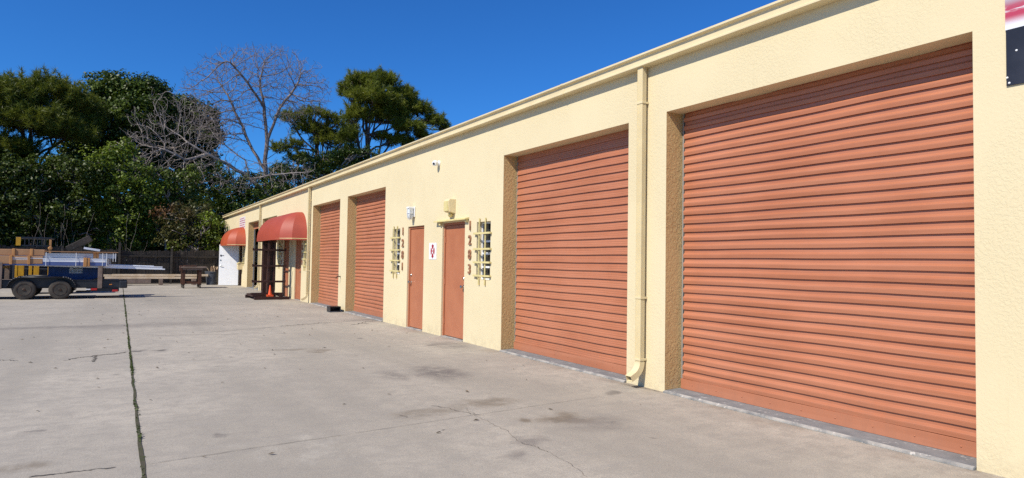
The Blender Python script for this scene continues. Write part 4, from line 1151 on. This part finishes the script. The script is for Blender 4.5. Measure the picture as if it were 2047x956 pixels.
# the wood farther back reads as one mass
rgx = np.random.default_rng(77)
bl = []
for k in range(26):
    x = -34+k*2.6; h = 6.6+1.4*math.sin(k*1.7)+rgx.uniform(-.8, .8)
    if x > 4: h -= 2.2
    bl.append(((x, 60+rgx.uniform(-2, 2), h*.5), (2.4, 2.2, h*.54)))
V, F = crown_leaves(rgx, bl, .40, 48, .7, 40)
tag(np_mesh('woods', V, F, L_deep), 'dark wood filling the gaps far behind the yard trees', 'woods', kind='stuff')

# bare trees by space colonisation ------------------------------------
def bare(label, start, ell, n_att, seed, r_tip, m, step=.2, infl=2.2, kill=.27, base_r=.16, Ys=(46, 49)):
    rgx = np.random.default_rng(seed)
    nodes = []; par = []
    for poly in start:
        prevk = None
        for q in range(len(poly)):
            p = np.array(poly[q], float)
            if q == 0 and nodes:
                d = np.linalg.norm(np.array(nodes)-p, axis=1); prevk = int(np.argmin(d)); 
                if d[prevk] < .05: continue
            if prevk is None: nodes.append(p); par.append(-1); prevk = len(nodes)-1; continue
            a = nodes[prevk]; L = np.linalg.norm(p-a); ns = max(1, int(L/.5))
            for j in range(1, ns+1):
                nodes.append(a+(p-a)*j/ns+(rgx.normal(0, .03, 3) if j < ns else 0)); par.append(prevk); prevk = len(nodes)-1
    att = []
    while len(att) < n_att:
        cx_, cy_, rx, ry, wgt = ell[rgx.integers(len(ell))]
        a = rgx.uniform(0, 2*math.pi); rr_ = math.sqrt(rgx.uniform(.02, 1))*rgx.choice((.8, 1., 1.18))
        Y = rgx.uniform(*Ys)
        att.append(at(cx_+rx*rr_*math.cos(a), cy_+ry*rr_*math.sin(a), Y))
    att = np.array(att); alive = np.ones(len(att), bool)
    Nn = np.array(nodes); 
    D = np.full(len(att), 1e9); I = np.zeros(len(att), int)
    new = np.arange(len(Nn)); nch = [0]*len(Nn)
    for it in range(260):
        if not alive.any(): break
        for s_ in range(0, len(new), 400):
            blk = new[s_:s_+400]; dd = np.linalg.norm(att[:, None, :]-Nn[blk][None], axis=2); j = dd.argmin(1); dm = dd[np.arange(len(att)), j]
            better = dm < D; D[better] = dm[better]; I[better] = blk[j[better]]
        alive &= D > kill
        sel = alive & (D < infl*(1+it*.03))
        if not sel.any(): 
            if not alive.any(): break
            sel = alive & (D <= D[alive].min()+.6)
        ids = np.unique(I[sel]); addn = []; addp = []; ids = [i for i in ids if nch[i] < 3]
        for i in ids:
            v = att[sel & (I == i)]-Nn[i]; v = v/np.linalg.norm(v, axis=1, keepdims=True); d = v.sum(0); l = np.linalg.norm(d)
            if l < .15: d = v[0]; l = 1
            d = d/l+rgx.normal(0, .12, 3)
            pd = Nn[i]-Nn[par[i]] if par[i] >= 0 else np.array([0, 0, 1.]); pd = pd/(np.linalg.norm(pd)+1e-9)
            d = d+pd*.75; d /= np.linalg.norm(d)
            addn.append(Nn[i]+d*step); addp.append(i); nch[i] += 1
        if not addn: break
        nch += [0]*len(addn)
        st_ = len(Nn); Nn = np.vstack([Nn, np.array(addn)]); par += addp; new = np.arange(st_, len(Nn))
    n_ = len(Nn); par = np.array(par)
    # extra fine twigs at the tips
    ext = []; ep = []
    for i in range(n_):
        if i > 60 and rgx.uniform() < .5:
            pd = Nn[i]-Nn[par[i]]; pd /= np.linalg.norm(pd)+1e-9
            d = pd*.7+rand_unit(rgx, 1)[0]*.8+np.array([0, 0, .25]); d /= np.linalg.norm(d)
            a = Nn[i]+d*.2; ext.append(a); ep.append(i); k0 = n_+len(ext)-1
            ext.append(a+(d+rand_unit(rgx, 1)[0]*.4)*.2); ep.append(k0)
    Nn = np.vstack([Nn, np.array(ext)]); par = np.concatenate([par, np.array(ep, int)]); n_ = len(Nn)
    acc = np.zeros(n_)
    ch = [[] for _ in range(n_)]
    for i in range(n_):
        if par[i] >= 0: ch[par[i]].append(i)
    rad = np.zeros(n_)
    for i in range(n_-1, -1, -1):
        rad[i] = r_tip if not ch[i] else (sum(rad[c]**2.5 for c in ch[i]))**(1/2.5)
    # order not strictly topological for the extra twigs: they come last, so children always follow parents
    rad = np.minimum(rad*1.0, base_r)
    b = MB()
    for i in range(n_):
        for c in ch[i]:
            ra, rb_ = min(rad[i], rad[c]*1.35), rad[c]
            k = 4 if ra < .03 else 7
            b.tube([Nn[i], Nn[c]], [ra, rb_], k, False)
    t = thing('bare_tree', label, 'tree', tuple(Nn[0]), 'bare trees behind the roof')
    b.build('trunk', m, t, smooth=True, fix=False)
    return t
YT = 47.5
def P3(px, py, dy=0): return at(px, py, YT+dy)
g0 = P3(532, 392); g0b = np.array([g0[0]+.1, g0[1], 0.])
bare('tall leafless tree with a wide fan of fine branches against the sky',
     [[g0b, g0, P3(531, 340), P3(534, 280), P3(528, 215), P3(520, 160)], [P3(531, 340), P3(505, 300, .6), P3(478, 240, 1), P3(455, 190, 1)], [P3(534, 280), P3(560, 215, -.6), P3(590, 175, -1)], [P3(528, 215), P3(495, 165, -.8), P3(460, 125, -1)], [P3(531, 320), P3(570, 290, .5)]],
     [(510, 165, 125, 68, 1), (540, 190, 105, 60, 1), (450, 195, 85, 65, 1), (600, 180, 55, 45, 1), (520, 130, 85, 36, 1), (440, 250, 50, 40, 1)], 5600, 3, .0068, M_barkf, Ys=(45.3, 49.8))
YT = 46.
l0 = P3(545, 400); l0b = np.array([l0[0]+.6, l0[1], 0.])
bare('leaning bare tree with pale twigs spreading left of its dark trunk',
     [[l0b, l0, P3(500, 358), P3(455, 328), P3(415, 308), P3(375, 285)], [P3(500, 358), P3(490, 320, .5), P3(450, 290, .5)], [P3(415, 308), P3(370, 320, -.6), P3(330, 300, -.8)], [P3(455, 328), P3(470, 380, -.5)], [P3(500, 358), P3(540, 350, -.7), P3(600, 345, -1)]],
     [(345, 245, 75, 60, 1), (310, 285, 60, 40, 1), (285, 300, 40, 40, 1), (390, 275, 70, 50, 1), (430, 330, 70, 40, 1), (360, 340, 70, 35, 1), (560, 350, 70, 30, 1), (470, 370, 40, 25, 1)], 2600, 8, .0068, M_barkp, base_r=.15, Ys=(44., 47.5))

# ------------------------------------------------------------------ light, sky, camera
EL, AZ = R(44), R(17)       # azimuth: turned from the wall's normal towards the camera's end
sd = Vector((-math.cos(AZ)*math.cos(EL), -math.sin(AZ)*math.cos(EL), math.sin(EL)))
sun = bpy.data.lights.new('sun', 'SUN'); sun.energy = 5.0; sun.angle = R(.53); sun.color = (1., .94, .82)
so = bpy.data.objects.new('sun', sun); COL.objects.link(so); so.rotation_euler = sd.to_track_quat('Z', 'Y').to_euler()
w = bpy.data.worlds.new('World'); scene.world = w; w.use_nodes = True
nt = w.node_tree; bg = nt.nodes['Background']
sky = nt.nodes.new('ShaderNodeTexSky'); sky.sky_type = 'NISHITA'; sky.sun_disc = False; sky.sun_elevation = EL; sky.sun_rotation = R(253)
sky.altitude = 600; sky.air_density = 1.0; sky.dust_density = .5; sky.ozone_density = 3.5
hs = nt.nodes.new('ShaderNodeHueSaturation'); hs.inputs['Saturation'].default_value = 1.1
mul = nt.nodes.new('ShaderNodeMix'); mul.data_type = 'RGBA'; mul.blend_type = 'MULTIPLY'; mul.inputs[0].default_value = 1; mul.inputs[7].default_value = (.42, 1.12, 1.9, 1)
nt.links.new(sky.outputs[0], hs.inputs['Color']); nt.links.new(hs.outputs[0], mul.inputs[6]); nt.links.new(mul.outputs[2], bg.inputs['Color'])
bg.inputs['Strength'].default_value = .07

cam = bpy.data.cameras.new('camera'); cam.sensor_width = 36; cam.lens = 36*FPX/2047; cam.clip_end = 2000; cam.clip_start = .05
co = bpy.data.objects.new('camera', cam); COL.objects.link(co)
co.matrix_world = Matrix(((rt[0], up[0], -fw[0], CAM[0]), (rt[1], up[1], -fw[1], CAM[1]), (rt[2], up[2], -fw[2], CAM[2]), (0, 0, 0, 1)))
scene.camera = co
scene.view_settings.view_transform = 'Standard'; scene.view_settings.look = 'None'; scene.view_settings.gamma = 1; scene.view_settings.exposure = 0.1
scene.render.engine = 'CYCLES'
scene.cycles.max_bounces = 6; scene.cycles.diffuse_bounces = 4; scene.cycles.transmission_bounces = 4
scene.cycles.use_denoising = False
